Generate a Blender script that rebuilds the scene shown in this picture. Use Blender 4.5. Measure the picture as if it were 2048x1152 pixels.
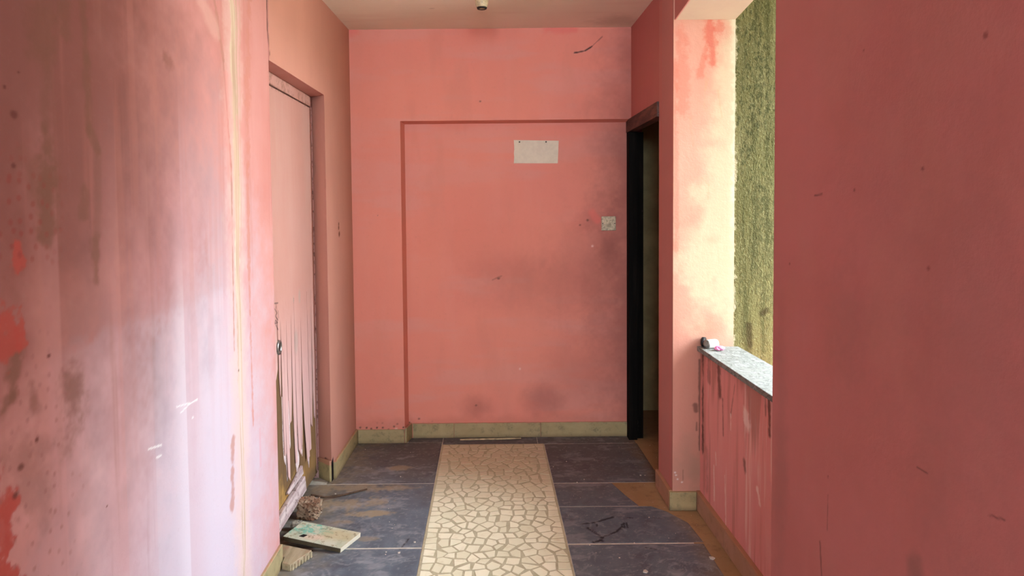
import bpy, bmesh, math, random
import numpy as np
from mathutils import Vector, Matrix

random.seed(7)
scene = bpy.context.scene
for o in list(bpy.data.objects):
    bpy.data.objects.remove(o, do_unlink=True)

# ---------------------------------------------------------------- camera
cam_data = bpy.data.cameras.new('camera')
cam = bpy.data.objects.new('camera', cam_data)
scene.collection.objects.link(cam)
cam_data.sensor_fit = 'HORIZONTAL'
cam_data.sensor_width = 36.0
cam_data.lens = 36.0 * 1350.0 / 2048.0
cam_data.shift_x = 48.0 / 2048.0
cam_data.shift_y = -105.0 / 2048.0
cam_data.clip_start = 0.02
cam.matrix_world = (Matrix.Translation((0, 0, 1.5)) @ Matrix.Rotation(math.radians(90 - 2.5), 4, 'X')
                    @ Matrix.Rotation(math.radians(-1 * 0.55), 4, 'Z'))
scene.camera = cam

# ---------------------------------------------------------------- sky and exposure
world = bpy.data.worlds.new('overcast_sky')
scene.world = world
world.use_nodes = True
bg = world.node_tree.nodes['Background']
bg.inputs['Color'].default_value = (0.84, 0.95, 1.06, 1)
bg.inputs['Strength'].default_value = 10.0
for px_, py_, pz_, sx_, sy_, rot_ in ((1.24, 2.685, 1.60, 1.6, 1.15, (0, math.radians(90), 0)), (0, -3.30, 2.17, 1.78, .86, (math.radians(90), 0, 0))):
    portal = bpy.data.lights.new('opening_portal', 'AREA')   # guides sky sampling through the openings, emits nothing
    portal.shape = 'RECTANGLE'
    portal.size, portal.size_y = sx_, sy_
    portal.cycles.is_portal = True
    po = bpy.data.objects.new('opening_portal', portal)
    scene.collection.objects.link(po)
    po.location, po.rotation_euler = (px_, py_, pz_), rot_
scene.view_settings.view_transform = 'Standard'
scene.view_settings.look = 'None'
scene.view_settings.gamma = 1.0
scene.view_settings.use_curve_mapping = False
scene.view_settings.exposure = 2.36
scene.cycles.use_denoising = True
scene.cycles.max_bounces = 8
scene.cycles.diffuse_bounces = 5
scene.cycles.adaptive_threshold = 0.04
scene.cycles.sample_clamp_indirect = 20.0

COL = scene.collection.objects

# ---------------------------------------------------------------- mesh helpers
def tag(o, label, cat, kind=None, group=None):
    o['label'] = label
    o['category'] = cat
    if kind: o['kind'] = kind
    if group: o['group'] = group
    return o

def root(name, loc, label, cat, kind=None, group=None):
    e = bpy.data.objects.new(name, None)
    e.empty_display_size = 0.05
    COL.link(e)
    e.location = loc
    return tag(e, label, cat, kind, group)

def base_of(p):
    v = Vector((0, 0, 0))
    while p:
        v += p.location
        p = p.parent
    return v

def link(name, me, mat, parent=None, smooth=False):
    o = bpy.data.objects.new(name, me)
    COL.link(o)
    if mat: me.materials.append(mat)
    if parent is not None:
        o.parent = parent
        o.location = -base_of(parent)      # meshes are written in room coordinates
    if smooth:
        for p in me.polygons: p.use_smooth = True
    return o

class MB:
    def __init__(s): s.bm = bmesh.new()
    def poly_prism(s, pts, axis, lo, hi):
        """closed prism of a polygon; axis is the extrusion axis, pts the two other coordinates in xyz order"""
        def mk(p, t):
            c = [p[0], p[1]]; c.insert(axis, t); return s.bm.verts.new(c)
        a = [mk(p, lo) for p in pts]; b = [mk(p, hi) for p in pts]
        n = len(pts)
        s.bm.faces.new(a); s.bm.faces.new(b[::-1])
        for i in range(n):
            s.bm.faces.new((a[i], b[i], b[(i + 1) % n], a[(i + 1) % n]))
        return s
    def box(s, x0, x1, y0, y1, z0, z1):
        return s.poly_prism([(x0, y0), (x1, y0), (x1, y1), (x0, y1)], 2, z0, z1)
    def hexa(s, p):   # eight corners, bottom ring then top ring
        v = [s.bm.verts.new(q) for q in p]
        for f in ((0, 1, 2, 3), (7, 6, 5, 4), (0, 4, 5, 1), (1, 5, 6, 2), (2, 6, 7, 3), (3, 7, 4, 0)):
            s.bm.faces.new([v[i] for i in f])
        return s
    def tube(s, pts, r, seg=8, caps=True):
        pts = [Vector(p) for p in pts]
        rings = []
        for i, p in enumerate(pts):
            d = (pts[min(i + 1, len(pts) - 1)] - pts[max(i - 1, 0)]).normalized()
            u = d.orthogonal().normalized()
            if rings and abs(d.dot(Vector((0, 0, 1)))) < .9: u = d.cross(Vector((0, 0, 1))).normalized()
            elif abs(d.dot(Vector((0, 0, 1)))) < .9: u = d.cross(Vector((0, 0, 1))).normalized()
            w = d.cross(u)
            rr = r[i] if isinstance(r, (list, tuple)) else r
            rings.append([s.bm.verts.new(p + (u * math.cos(2 * math.pi * k / seg) + w * math.sin(2 * math.pi * k / seg)) * rr) for k in range(seg)])
        for a, b in zip(rings, rings[1:]):
            for k in range(seg):
                s.bm.faces.new((a[k], a[(k + 1) % seg], b[(k + 1) % seg], b[k]))
        if caps:
            s.bm.faces.new(rings[0][::-1]); s.bm.faces.new(rings[-1])
        return s
    def bevel(s, w, seg=2):
        bmesh.ops.recalc_face_normals(s.bm, faces=s.bm.faces)
        bmesh.ops.bevel(s.bm, geom=[e for e in s.bm.edges], offset=w, segments=seg, profile=.7, affect='EDGES')
        return s
    def build(s, name, mat, parent=None, smooth=False):
        bmesh.ops.recalc_face_normals(s.bm, faces=s.bm.faces)
        me = bpy.data.meshes.new(name)
        s.bm.to_mesh(me); s.bm.free()
        return link(name, me, mat, parent, smooth)

# ---------------------------------------------------------------- node helpers
class NT:
    def __init__(s, name, rough=.75, spec=.3):
        s.mat = bpy.data.materials.new(name)
        s.mat.use_nodes = True
        s.t = s.mat.node_tree
        s.bsdf = s.t.nodes['Principled BSDF']
        s.bsdf.inputs['Roughness'].default_value = rough
        s.bsdf.inputs['Specular IOR Level'].default_value = spec
        tc = s.t.nodes.new('ShaderNodeTexCoord')
        s.P = tc.outputs['Object']
        sp = s.t.nodes.new('ShaderNodeSeparateXYZ')
        s.t.links.new(s.P, sp.inputs[0])
        s.x, s.y, s.z = sp.outputs
    def put(s, sock, v):
        if isinstance(v, (int, float)):
            if hasattr(sock.default_value, '__len__'):
                sock.default_value = [v] * len(sock.default_value)
            else: sock.default_value = v
        elif isinstance(v, (tuple, list)):
            sock.default_value = list(v) + [1] * (len(sock.default_value) - len(v))
        else: s.t.links.new(v, sock)
    def m(s, op, a, b=0.0, c=None, clamp=False):
        n = s.t.nodes.new('ShaderNodeMath'); n.operation = op; n.use_clamp = clamp
        s.put(n.inputs[0], a); s.put(n.inputs[1], b)
        if c is not None: s.put(n.inputs[2], c)
        return n.outputs[0]
    def add(s, a, b): return s.m('ADD', a, b)
    def sub(s, a, b): return s.m('SUBTRACT', a, b)
    def mul(s, a, b): return s.m('MULTIPLY', a, b)
    def mx(s, a, b): return s.m('MAXIMUM', a, b)
    def ss(s, v, lo, hi):
        """0 below lo, 1 above hi (lo may exceed hi for the inverse)"""
        n = s.t.nodes.new('ShaderNodeMapRange'); n.interpolation_type = 'SMOOTHSTEP'
        s.put(n.inputs[0], v)
        if lo > hi: n.inputs[1].default_value, n.inputs[2].default_value, n.inputs[3].default_value, n.inputs[4].default_value = hi, lo, 1, 0
        else: n.inputs[1].default_value, n.inputs[2].default_value = lo, hi
        return n.outputs[0]
    def vec(s, x, y, z=0.0):
        n = s.t.nodes.new('ShaderNodeCombineXYZ')
        for i, v in enumerate((x, y, z)): s.put(n.inputs[i], v)
        return n.outputs[0]
    def vm(s, op, a, b):
        n = s.t.nodes.new('ShaderNodeVectorMath'); n.operation = op
        s.put(n.inputs[0], a); s.put(n.inputs[1], b)
        return n.outputs['Value'] if op in ('DOT_PRODUCT', 'LENGTH', 'DISTANCE') else n.outputs[0]
    def noise(s, scale, detail=3, rough=.55, v=None, stretch=None, dist=0.0):
        v = v or s.P
        if stretch: v = s.vm('MULTIPLY', v, stretch)
        n = s.t.nodes.new('ShaderNodeTexNoise')
        s.t.links.new(v, n.inputs['Vector'])
        n.inputs['Scale'].default_value = scale; n.inputs['Detail'].default_value = detail
        n.inputs['Roughness'].default_value = rough; n.inputs['Distortion'].default_value = dist
        return n.outputs[0]
    def voro(s, scale, feature='F1', v=None, stretch=None):
        v = v or s.P
        if stretch: v = s.vm('MULTIPLY', v, stretch)
        n = s.t.nodes.new('ShaderNodeTexVoronoi'); n.feature = feature
        s.t.links.new(v, n.inputs['Vector']); n.inputs['Scale'].default_value = scale
        return n.outputs[0]
    def mix(s, f, a, b):
        n = s.t.nodes.new('ShaderNodeMix'); n.data_type = 'RGBA'; n.clamp_factor = True
        s.put(n.inputs[0], f); s.put(n.inputs[6], a); s.put(n.inputs[7], b)
        return n.outputs[2]
    def obj_random(s):
        n = s.t.nodes.new('ShaderNodeObjectInfo'); return n.outputs['Random']
    def island_random(s):
        n = s.t.nodes.new('ShaderNodeNewGeometry'); return n.outputs['Random Per Island']
    def finish(s, col, rough=None, bump=None, strength=.2, dist=.01):
        s.put(s.bsdf.inputs['Base Color'], col)
        if rough is not None: s.put(s.bsdf.inputs['Roughness'], rough)
        if bump is not None:
            b = s.t.nodes.new('ShaderNodeBump'); b.inputs['Strength'].default_value = strength; b.inputs['Distance'].default_value = dist
            s.t.links.new(bump, b.inputs['Height']); s.t.links.new(b.outputs[0], s.bsdf.inputs['Normal'])
        return s.mat

class Wall(NT):
    """painted plaster addressed by two in-plane coordinates a (along) and b (up)"""
    def __init__(s, name, a, b, **k):
        super().__init__(name, **k)
        s.a, s.b = getattr(s, a), getattr(s, b)
        s.w1 = s.sub(s.noise(9, 4, .6), .5)          # coarse edge wobble
        s.w2 = s.sub(s.noise(45, 3, .6), .5)         # fine edge wobble
        s.st = ((1, 1, .12))
    def blob(s, c, rx, ry, soft=.5, warp=1.2, fine=.5):
        dx = s.mul(s.sub(s.a, c[0]), 1 / rx); dy = s.mul(s.sub(s.b, c[1]), 1 / ry)
        d = s.m('SQRT', s.add(s.mul(dx, dx), s.mul(dy, dy)))
        d = s.add(d, s.add(s.mul(s.w1, warp), s.mul(s.w2, fine)))
        return s.ss(d, 1 + soft, 1 - soft)
    def seg(s, p, q, w, soft=.5, warp=1.0, fine=.6):
        bx, by = q[0] - p[0], q[1] - p[1]
        L = bx * bx + by * by
        pa, pb = s.sub(s.a, p[0]), s.sub(s.b, p[1])
        h = s.m('MULTIPLY', s.add(s.mul(pa, bx), s.mul(pb, by)), 1 / L, clamp=True)
        dx = s.sub(pa, s.mul(h, bx)); dy = s.sub(pb, s.mul(h, by))
        d = s.mul(s.m('SQRT', s.add(s.mul(dx, dx), s.mul(dy, dy))), 1 / w)
        d = s.add(d, s.add(s.mul(s.w1, warp), s.mul(s.w2, fine)))
        return s.ss(d, 1 + soft, max(0.0, 1 - soft))
    def path(s, pts, w, **k):
        r = None
        for p, q in zip(pts, pts[1:]):
            g = s.seg(p, q, w, **k)
            r = g if r is None else s.mx(r, g)
        return r
    def ground(s, c1, c2, c3, streak=.35):
        n1 = s.noise(1.6, 4, .6)
        n2 = s.noise(5, 5, .65, stretch=(1, 1, .16))
        c = s.mix(s.ss(n1, .35, .68), c1, c2)
        c = s.mix(s.mul(s.ss(n2, .45, .75), streak), c, c3)
        f = s.noise(60, 4, .7)
        return s.mix(s.mul(s.ss(f, .55, .8), .10), c, (.30, .16, .12))

def simple(name, col, rough=.6, spec=.4, var=.15, scale=20, metal=0.0, bump=.0):
    n = NT(name, rough, spec)
    f = n.noise(scale, 4, .6)
    dark = tuple(c * (1 - var * 2) for c in col); lite = tuple(min(1, c * (1 + var)) for c in col)
    n.bsdf.inputs['Metallic'].default_value = metal
    return n.finish(n.mix(n.ss(f, .3, .7), dark, lite), bump=f if bump else None, strength=bump or .1)


# ---------------------------------------------------------------- wear masks on fine plaster skins
def vnoise(u, v, seed):
    """smooth value noise on a hashed lattice"""
    iu, iv = np.floor(u).astype(np.int64), np.floor(v).astype(np.int64)
    fu, fv = u - iu, v - iv
    fu = fu * fu * fu * (fu * (fu * 6 - 15) + 10); fv = fv * fv * fv * (fv * (fv * 6 - 15) + 10)
    def h(a, b):
        k = (a * 374761393 + b * 668265263 + seed * 2147483647) & 0xFFFFFFFF
        k = ((k ^ (k >> 13)) * 1274126177) & 0xFFFFFFFF
        return ((k ^ (k >> 16)) & 0xFFFF) / 65535.0
    a = h(iu, iv) * (1 - fu) + h(iu + 1, iv) * fu; b = h(iu, iv + 1) * (1 - fu) + h(iu + 1, iv + 1) * fu
    return a * (1 - fv) + b * fv

class Skin:
    """wear of a painted surface in its own plane: a runs along, b up; colours build up as rgba"""
    def __init__(s, x, y, z, a, b):
        s.x, s.y, s.z = x, y, z
        s.a, s.b = {'x': x, 'y': y, 'z': z}[a], {'x': x, 'y': y, 'z': z}[b]
        s.seed = 1
        s.w1 = s.noise(9, 4, .6) - .5
        s.w2 = s.noise(45, 3, .6) - .5
    def noise(s, scale, detail=3, rough=.55, stretch=(1, 1)):
        s.seed += 1
        t = np.zeros_like(s.a); amp, tot, f = 1.0, 0.0, 1.0
        for k in range(int(detail)):
            t += amp * vnoise(s.a * scale * stretch[0] * f + 31.7 * k, s.b * scale * stretch[1] * f + 17.3 * k, s.seed * 13 + k)
            tot += amp; amp *= rough; f *= 2.03
        return np.clip(.5 + (t / tot - .5) * 1.15, 0, 1)
    def dots(s, scale):
        s.seed += 1
        u, v = s.a * scale, s.b * scale; iu, iv = np.floor(u), np.floor(v); best = np.full_like(u, 9.0)
        for du in (-1, 0, 1):
            for dv in (-1, 0, 1):
                cu, cv = iu + du, iv + dv
                qu = cu + vnoise(cu * 7.13, cv * 3.77, s.seed); qv = cv + vnoise(cu * 5.31, cv * 9.17, s.seed + 5)
                best = np.minimum(best, np.hypot(u - qu, v - qv))
        return best
    def ss(s, v, lo, hi):
        t = np.clip((v - lo) / (hi - lo), 0, 1); return t * t * (3 - 2 * t)
    def add(s, a, b): return a + b
    def sub(s, a, b): return a - b
    def mul(s, a, b): return a * b
    def mx(s, a, b): return np.maximum(a, b)
    def m(s, op, a, b=0): return np.abs(a)
    def blob(s, c, rx, ry, soft=.5, warp=1.2, fine=.5):
        d = np.hypot((s.a - c[0]) / rx, (s.b - c[1]) / ry) + s.w1 * warp + s.w2 * fine
        return s.ss(d, 1 + soft, 1 - soft)
    def seg(s, p, q, w, soft=.5, warp=1.0, fine=.6):
        bx, by = q[0] - p[0], q[1] - p[1]
        h = np.clip(((s.a - p[0]) * bx + (s.b - p[1]) * by) / (bx * bx + by * by), 0, 1)
        d = np.hypot(s.a - p[0] - h * bx, s.b - p[1] - h * by) / w + s.w1 * warp + s.w2 * fine
        return s.ss(d, 1 + soft, max(0.0, 1 - soft))
    def ground(s, *k, **kw): return np.zeros((len(s.a), 4))
    def mix(s, f, c, col):
        f = np.clip(np.broadcast_to(f, s.a.shape), 0, 1)[:, None]
        if isinstance(col, tuple): col = np.array([list(col) + [1.0]])
        return c * (1 - f) + col * f
    def finish(s, c, **k): return c

def paint(name, c1, c2, c3, streak=.35, rough=.82, spec=.15, bump=.16, grain=.10, sx=(1, 1, .16)):
    """node paint: mottled ground under the wear mask stored on the mesh"""
    n = NT(name, rough, spec)
    c = n.mix(n.ss(n.noise(1.8, 3, .6), .35, .68), c1, c2)
    f = n.noise(6, 4, .65, stretch=sx)
    c = n.mix(n.mul(n.ss(f, .45, .75), streak), c, c3)
    at = n.t.nodes.new('ShaderNodeAttribute'); at.attribute_name = 'wear'
    c = n.mix(at.outputs['Alpha'], c, at.outputs['Color'])
    g = n.noise(48, 3, .7)
    c = n.mix(n.mul(n.ss(g, .55, .8), grain), c, (.30, .17, .13))
    return n.finish(c, bump=g, strength=bump, dist=.004)

def skin_obj(name, mb_, sheets, wear, axes, mat, parent=None, amp=.0012):
    """coarse masonry plus fine plaster sheets in one mesh; a sheet is (corner, edge u, edge v, step, outward normal)"""
    bmesh.ops.recalc_face_normals(mb_.bm, faces=mb_.bm.faces)
    mb_.bm.verts.ensure_lookup_table(); mb_.bm.verts.index_update()
    V = [np.array([v.co[:] for v in mb_.bm.verts]).reshape(-1, 3)]; Fq = []; Fp = [tuple(v.index for v in f.verts) for f in mb_.bm.faces]
    base = len(V[0]); n0 = base
    mb_.bm.free()
    for c, u, v, step, nrm in sheets:
        c, u, v, nrm = (np.array(t, float) for t in (c, u, v, nrm))
        nu, nv = max(1, int(round(np.linalg.norm(u) / step))), max(1, int(round(np.linalg.norm(v) / step)))
        S, T = np.meshgrid(np.linspace(0, 1, nu + 1), np.linspace(0, 1, nv + 1), indexing='ij')
        S, T = S.ravel()[:, None], T.ravel()[:, None]
        P = c + S * u + T * v
        Lu, Lv = np.linalg.norm(u), np.linalg.norm(v)
        rim = np.minimum(np.minimum(S, 1 - S) * Lu, np.minimum(T, 1 - T) * Lv)
        rim = np.clip(rim / .03, 0, 1)
        w = vnoise(S * Lu * 5, T * Lv * 3.2, 5) * .65 + vnoise(S * Lu * 15, T * Lv * 9, 9) * .25 + vnoise(S * Lu * 40, T * Lv * 34, 12) * .10
        P = P + nrm * (.0004 + amp * rim * w)
        i = np.arange(nu * (nv + 1)).reshape(nu, nv + 1)[:, :nv].ravel()
        q = np.stack([i, i + nv + 1, i + nv + 2, i + 1], 1)
        if np.dot(np.cross(u, v), nrm) < 0: q = q[:, ::-1]
        Fq.append(q + base); V.append(P); base += len(P)
    V = np.concatenate(V)
    me = bpy.data.meshes.new(name)
    loops = np.concatenate([np.array([k for f in Fp for k in f], int)] + [q.ravel() for q in Fq])
    sizes = np.concatenate([np.array([len(f) for f in Fp], int)] + [np.full(len(q), 4) for q in Fq])
    me.vertices.add(len(V)); me.vertices.foreach_set('co', V.ravel())
    me.loops.add(len(loops)); me.loops.foreach_set('vertex_index', loops)
    me.polygons.add(len(sizes)); me.polygons.foreach_set('loop_start', np.concatenate([[0], np.cumsum(sizes)[:-1]])); me.polygons.foreach_set('loop_total', sizes)
    sm = np.ones(len(sizes), bool); sm[:len(Fp)] = False
    me.polygons.foreach_set('use_smooth', sm)
    me.update(calc_edges=True)
    W = np.zeros((len(V), 4))
    if wear:
        c = wear(Skin(V[n0:, 0], V[n0:, 1], V[n0:, 2], *axes))
        al = np.maximum(c[:, 3:4], 1e-4)
        W[n0:] = np.concatenate([c[:, :3] / al, c[:, 3:4]], 1)
    at = me.attributes.new('wear', 'FLOAT_COLOR', 'POINT'); at.data.foreach_set('color', W.astype(np.float32).ravel())
    return link(name, me, mat, parent)

# ---------------------------------------------------------------- paints
SALMON = (.72, .30, .25); SALMON2 = (.66, .25, .205); ROSE = (.74, .40, .37); DIRT = (.16, .10, .07); CREAM = (.74, .62, .45)

def wear_shade_wall_left(n):
    c = n.ground()
    near = n.ss(n.a, 2.776, 2.770)
    # chalky pale wash over the lower wall, with a brushed upper edge
    lo = n.ss(n.b + n.w1 * .09 + n.w2 * .02, 1.235, 1.205) * n.ss(n.a + n.w1 * .12, 1.28, 1.62) * n.ss(n.a, 2.50, 2.15)
    c = n.mix(lo * .75, c, (.61, .40, .41))
    c = n.mix(n.blob((2.107, 0.526), .58, .95, .65, .5, .12) * .80, c, (.47, .43, .49))
    c = n.mix(n.blob((1.820, 1.430), .26, .20, .4, .8) * .55, c, (0.512, 0.240, 0.236))
    c = n.mix(n.blob((1.609, 0.857), .10, .32, .6, 1) * .45, c, (0.544, 0.304, 0.312))
    c = n.mix(n.blob((1.372, 1.861), .62, .85, .8, .5, .08) * .84, c, (.15, .050, .036))  # brown damp, deepened to paint the dimmer light high on this end
    # roller passes, straight edged
    e = 1.945
    c = n.mix(n.ss(n.a, e - .003, e + .003) * n.ss(n.a, e + .16, e + .02) * n.ss(n.b, 2.0, 1.4) * .30, c, (0.504, 0.320, 0.336))
    c = n.mix(n.ss(n.a, e - .10, e - .01) * n.ss(n.a, e + .003, e - .003) * n.ss(n.b, 1.7, .9) * .30, c, (0.672, 0.608, 0.656))
    for yy, k in ((1.613, .25), (1.384, .25), (1.756, .12)):
        c = n.mix(n.ss(n.a, yy + .004, yy - .003) * n.ss(n.a, yy - .12, yy - .02) * n.ss(n.b, 1.9, 1.3) * k, c, (0.528, 0.248, 0.224))
    # plaster filled crack: cream ribbon, darker seam, flaked edges
    c = n.mix(n.seg((2.379, 2.224), (2.361, 0.189), .075, .6, 1.1, .5) * .55, c, (.60, .42, .36))
    a0 = n.a
    n.a = a0 + (n.noise(2.2, 3, .6, (.01, 1)) - .5) * .035
    fib = n.noise(70, 3, .6, (1, .03))
    rib = np.maximum.reduce([n.seg(p, q, .022, .5, 1.1, .8) for p, q in (((2.379, 2.224), (2.383, 1.879)), ((2.383, 1.879), (2.392, 1.530)), ((2.392, 1.530), (2.374, 0.998)), ((2.374, 0.998), (2.361, 0.189)))])
    c = n.mix(rib * (.35 + .5 * n.ss(n.b, .5, 1.9)), c, (0.544, 0.440, 0.304))
    c = n.mix(rib * n.ss(fib, .55, .75) * .6, c, (0.672, 0.592, 0.528))
    c = n.mix(rib * n.ss(fib, .45, .25) * .55, c, (0.360, 0.256, 0.176))
    for p, q, w, k in (((2.417, 2.235), (2.412, 1.619), .004, .7), ((2.412, 1.619), (2.388, 0.995), .004, .6), ((2.388, 0.995), (2.366, 0.186), .004, .4), ((2.451, 2.245), (2.423, 1.350), .003, .4)):
        c = n.mix(n.seg(p, q, w, .6, .4, .4) * k, c, (.38, .28, .17))
    n.a = a0
    drip = n.noise(16, 4, .6, (1, .05))
    c = n.mix(n.ss(drip, .58, .80) * n.ss(n.a, 2.2, 1.4) * .35, c, (.26, .115, .085))
    c = n.mix(n.ss(drip, .42, .22) * n.ss(n.b, .4, 1.6) * .22, c, (.40, .16, .12))
    for p, q, w in (((2.230, 2.179), (2.293, 1.999), .010), ((2.293, 1.999), (2.339, 1.650), .008), ((2.339, 1.650), (2.323, 1.009), .006), ((2.292, 0.703), (2.268, 0.486), .014)):
        c = n.mix(n.seg(p, q, w, .6, 1.8, 1.6) * .7, c, (0.376, 0.176, 0.136))
    c = n.mix(n.seg((2.316, 1.953), (2.319, 1.615), .018, .7, 2, 1.6) * .5, c, (0.576, 0.240, 0.216))
    for p, q, w in (((2.554, 2.276), (2.495, 1.659), .024), ((2.495, 1.659), (2.486, 1.235), .011), ((2.486, 1.235), (2.490, 0.691), .008)):
        c = n.mix(n.seg(p, q, w, .6, 2.4, 2.4) * .7, c, (0.480, 0.200, 0.152))
    c = n.mix(n.seg((2.559, 0.649), (2.560, 0.511), .008, .5, 1) * .5, c, (0.528, 0.272, 0.288))
    c = n.mix(n.seg((2.671, 0.387), (2.668, 0.347), .010, .6, 1) * .4, c, (0.560, 0.304, 0.304))
    c = n.mix(n.seg((2.232, 2.083), (2.121, 2.146), .03, .7, 1.4) * .4, c, (0.608, 0.368, 0.304))
    # damp stains and drips
    for p, q, w, k in (((1.370, 1.881), (1.361, 1.831), .040, .45), ((1.371, 1.802), (1.364, 1.671), .020, .35), ((1.359, 1.651), (1.352, 1.450), .020, .65), ((1.329, 1.589), (1.339, 1.560), .04, .4),
                       ((1.503, 1.955), (1.508, 1.831), .012, .5), ((1.508, 1.831), (1.507, 1.682), .012, .55), ((1.507, 1.682), (1.542, 1.636), .010, .45), ((1.433, 1.929), (1.437, 1.878), .018, .45),
                       ((1.518, 1.432), (1.517, 1.342), .012, .5), ((1.483, 1.538), (1.477, 1.489), .012, .4), ((1.542, 1.636), (1.526, 1.432), .010, .22), ((1.252, 1.235), (1.237, 1.159), .016, .6), ((1.237, 1.159), (1.205, 1.131), .014, .6),
                       ((1.415, 1.135), (1.421, 1.085), .040, .5), ((1.421, 1.031), (1.402, 1.005), .025, .35), ((1.291, 1.163), (1.298, 1.117), .014, .45), ((1.252, 1.049), (1.274, 0.944), .05, .25), ((1.885, 1.914), (1.908, 1.910), .02, .35)):
        c = n.mix(n.seg(p, q, w, .8, 1.7, 1.3) * np.minimum(1, k * 1.25), c, (.17, .075, .05))
    for p, rx, ry in (((1.223, 1.275), .036, .042), ((1.266, 1.279), .013, .035), ((1.193, 0.925), .042, .10), ((1.221, 0.958), .025, .05), ((1.189, 0.844), .036, .08), ((1.267, 1.403), .016, .02)):
        c = n.mix(n.blob(p, rx, ry, .25, 1.9, 1.6) * .85, c, (.34, .062, .045))
    c = n.mix(n.ss(n.dots(34), .28, .14) * n.blob((1.258, 1.501), .11, .10, .6, 1) * .6, c, (.22, .05, .04))
    c = n.mix(n.ss(n.dots(24), .16, .08) * n.blob((1.280, 1.040), .16, .30, .6, 1) * .5, c, (.24, .10, .08))
    for p, r in (((1.271, 1.679), .010), ((1.264, 1.584), .006), ((1.249, 1.727), .005), ((1.288, 1.761), .004), ((1.343, 1.208), .006), ((1.298, 1.053), .006), ((1.251, 1.017), .009), ((2.359, 0.929), .005), ((1.234, 0.971), .008), ((1.527, 0.818), .003)):
        c = n.mix(n.blob(p, r, r * .8, .5, .6) * .85, c, (.12, .04, .03))
    for p, q in (((1.882, 0.942), (1.964, 0.929)), ((1.905, 0.917), (1.971, 0.927)), ((1.964, 0.926), (2.019, 0.924)), ((1.721, 0.880), (1.790, 0.866)), ((1.761, 0.842), (1.788, 0.839)), ((1.978, 0.880), (1.988, 0.880))):
        c = n.mix(n.seg(p, q, .0022, .7, .8) * .8, c, (0.704, 0.688, 0.672))
    # the far length beyond the doorway
    fc = np.concatenate([np.array([[.50, .24, .18]]) * (.93 + .14 * n.noise(4, 4, .6, (1, .4)))[:, None], np.ones((len(n.a), 1))], 1)
    c = n.mix(1 - near, c, fc)
    for p, q, w in (((2.764, 2.339), (2.762, 2.219), .0045), ((2.762, 2.219), (2.779, 2.119), .004)):
        c = n.mix(n.seg(p, q, w, .5, 1.2), c, (.10, .05, .04))
    for p, r in (((3.890, 1.405), .010), ((3.888, 1.384), .012), ((3.898, 1.347), .014)):
        c = n.mix(n.blob(p, r, r, .5, .8) * .9, c, (.13, .05, .03))
    c = n.mix(n.seg((3.630, 1.648), (3.579, 0.901), .003, .5, 3) * .5, c, (.35, .14, .10))
    c = n.mix(n.ss(n.a, 3.629, 3.632) * n.ss(n.a, 3.672, 3.668) * n.ss(n.b + n.w2 * .02, .125, .112), c, (.012, .010, .010))
    return c

def wear_shade_wall_back(n):
    c = n.ground()
    c = n.mix(n.ss(n.noise(7, 4, .6, (.22, 1)), .45, .75) * .35, c, (.65, .33, .285))
    c = n.mix(n.ss(n.noise(6, 4, .6, (1, .3)), .5, .8) * .30, c, (.61, .245, .185))
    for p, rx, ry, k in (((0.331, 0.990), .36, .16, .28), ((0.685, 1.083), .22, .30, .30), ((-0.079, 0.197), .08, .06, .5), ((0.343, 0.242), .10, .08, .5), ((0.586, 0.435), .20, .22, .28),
                         ((0.775, 1.243), .055, .09, .65), ((0.767, 1.849), .20, .35, .22), ((0.075, 1.121), .2, .1, .16), ((0.654, 1.404), .08, .05, .25), ((0.916, 0.725), .19, .85, .60), ((0.916, 2.006), .17, .8, .60), ((0.916, 1.370), .08, 1.4, .40)):  # tall right-edge blobs paint the pillar's shade into the wall colour
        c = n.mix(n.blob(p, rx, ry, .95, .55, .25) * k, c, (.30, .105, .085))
    for p, rx, ry, k in (((-0.757, 2.180), .12, .5, .4), ((-0.052, 1.283), .35, .12, .35), ((-0.801, 0.579), .08, .5, .3), ((-0.146, 1.476), .22, .3, .25)):
        c = n.mix(n.blob(p, rx, ry, .8, .9) * k, c, (.69, .24, .175))
    for p, q, w in (((0.373, 2.589), (0.547, 2.594), .022), ((-0.860, 2.601), (-0.823, 2.588), .03), ((0.670, 1.452), (0.702, 1.404), .02)):
        c = n.mix(n.seg(p, q, w, .7, 1.4) * .6, c, (.74, .18, .15))
    c = n.mix(n.seg((0.546, 2.444), (0.613, 2.456), .004, .5, .6), c, (.10, .05, .04))
    c = n.mix(n.seg((0.613, 2.456), (0.657, 2.484), .005, .5, .6), c, (.10, .05, .04))
    c = n.mix(n.seg((0.663, 2.490), (0.720, 2.542), .003, .5, 1.5) * .6, c, (.14, .06, .05))
    for p, r in (((-0.040, 2.151), .007), ((-0.088, 0.210), .008), ((-0.459, 0.125), .01), ((0.065, 1.034), .010), ((-0.690, 1.449), .004), ((0.590, 1.373), .006), ((0.638, 1.404), .008)):
        c = n.mix(n.blob(p, r, r * .8, .5, .6) * .85, c, (.16, .07, .05))
    for p, r in (((0.669, 1.237), .007), ((0.198, 0.446), .006), ((-0.595, 0.090), .008)):
        c = n.mix(n.blob(p, r, r, .5, .6) * .8, c, (.80, .55, .48))
    c = n.mix(n.seg((0.026, 1.025), (0.084, 1.050), .005, .6, 1) * .6, c, (.3, .12, .09))
    c = n.mix(n.ss(n.b + n.w1 * .07, .17, .10) * .4, c, (.50, .18, .13))
    c = n.mix(n.ss(n.dots(26), .22, .12) * n.ss(n.b + n.w1 * .05, .13, .09) * n.ss(n.a, -.3, -.5) * .9, c, (.10, .06, .04))
    return c

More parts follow.
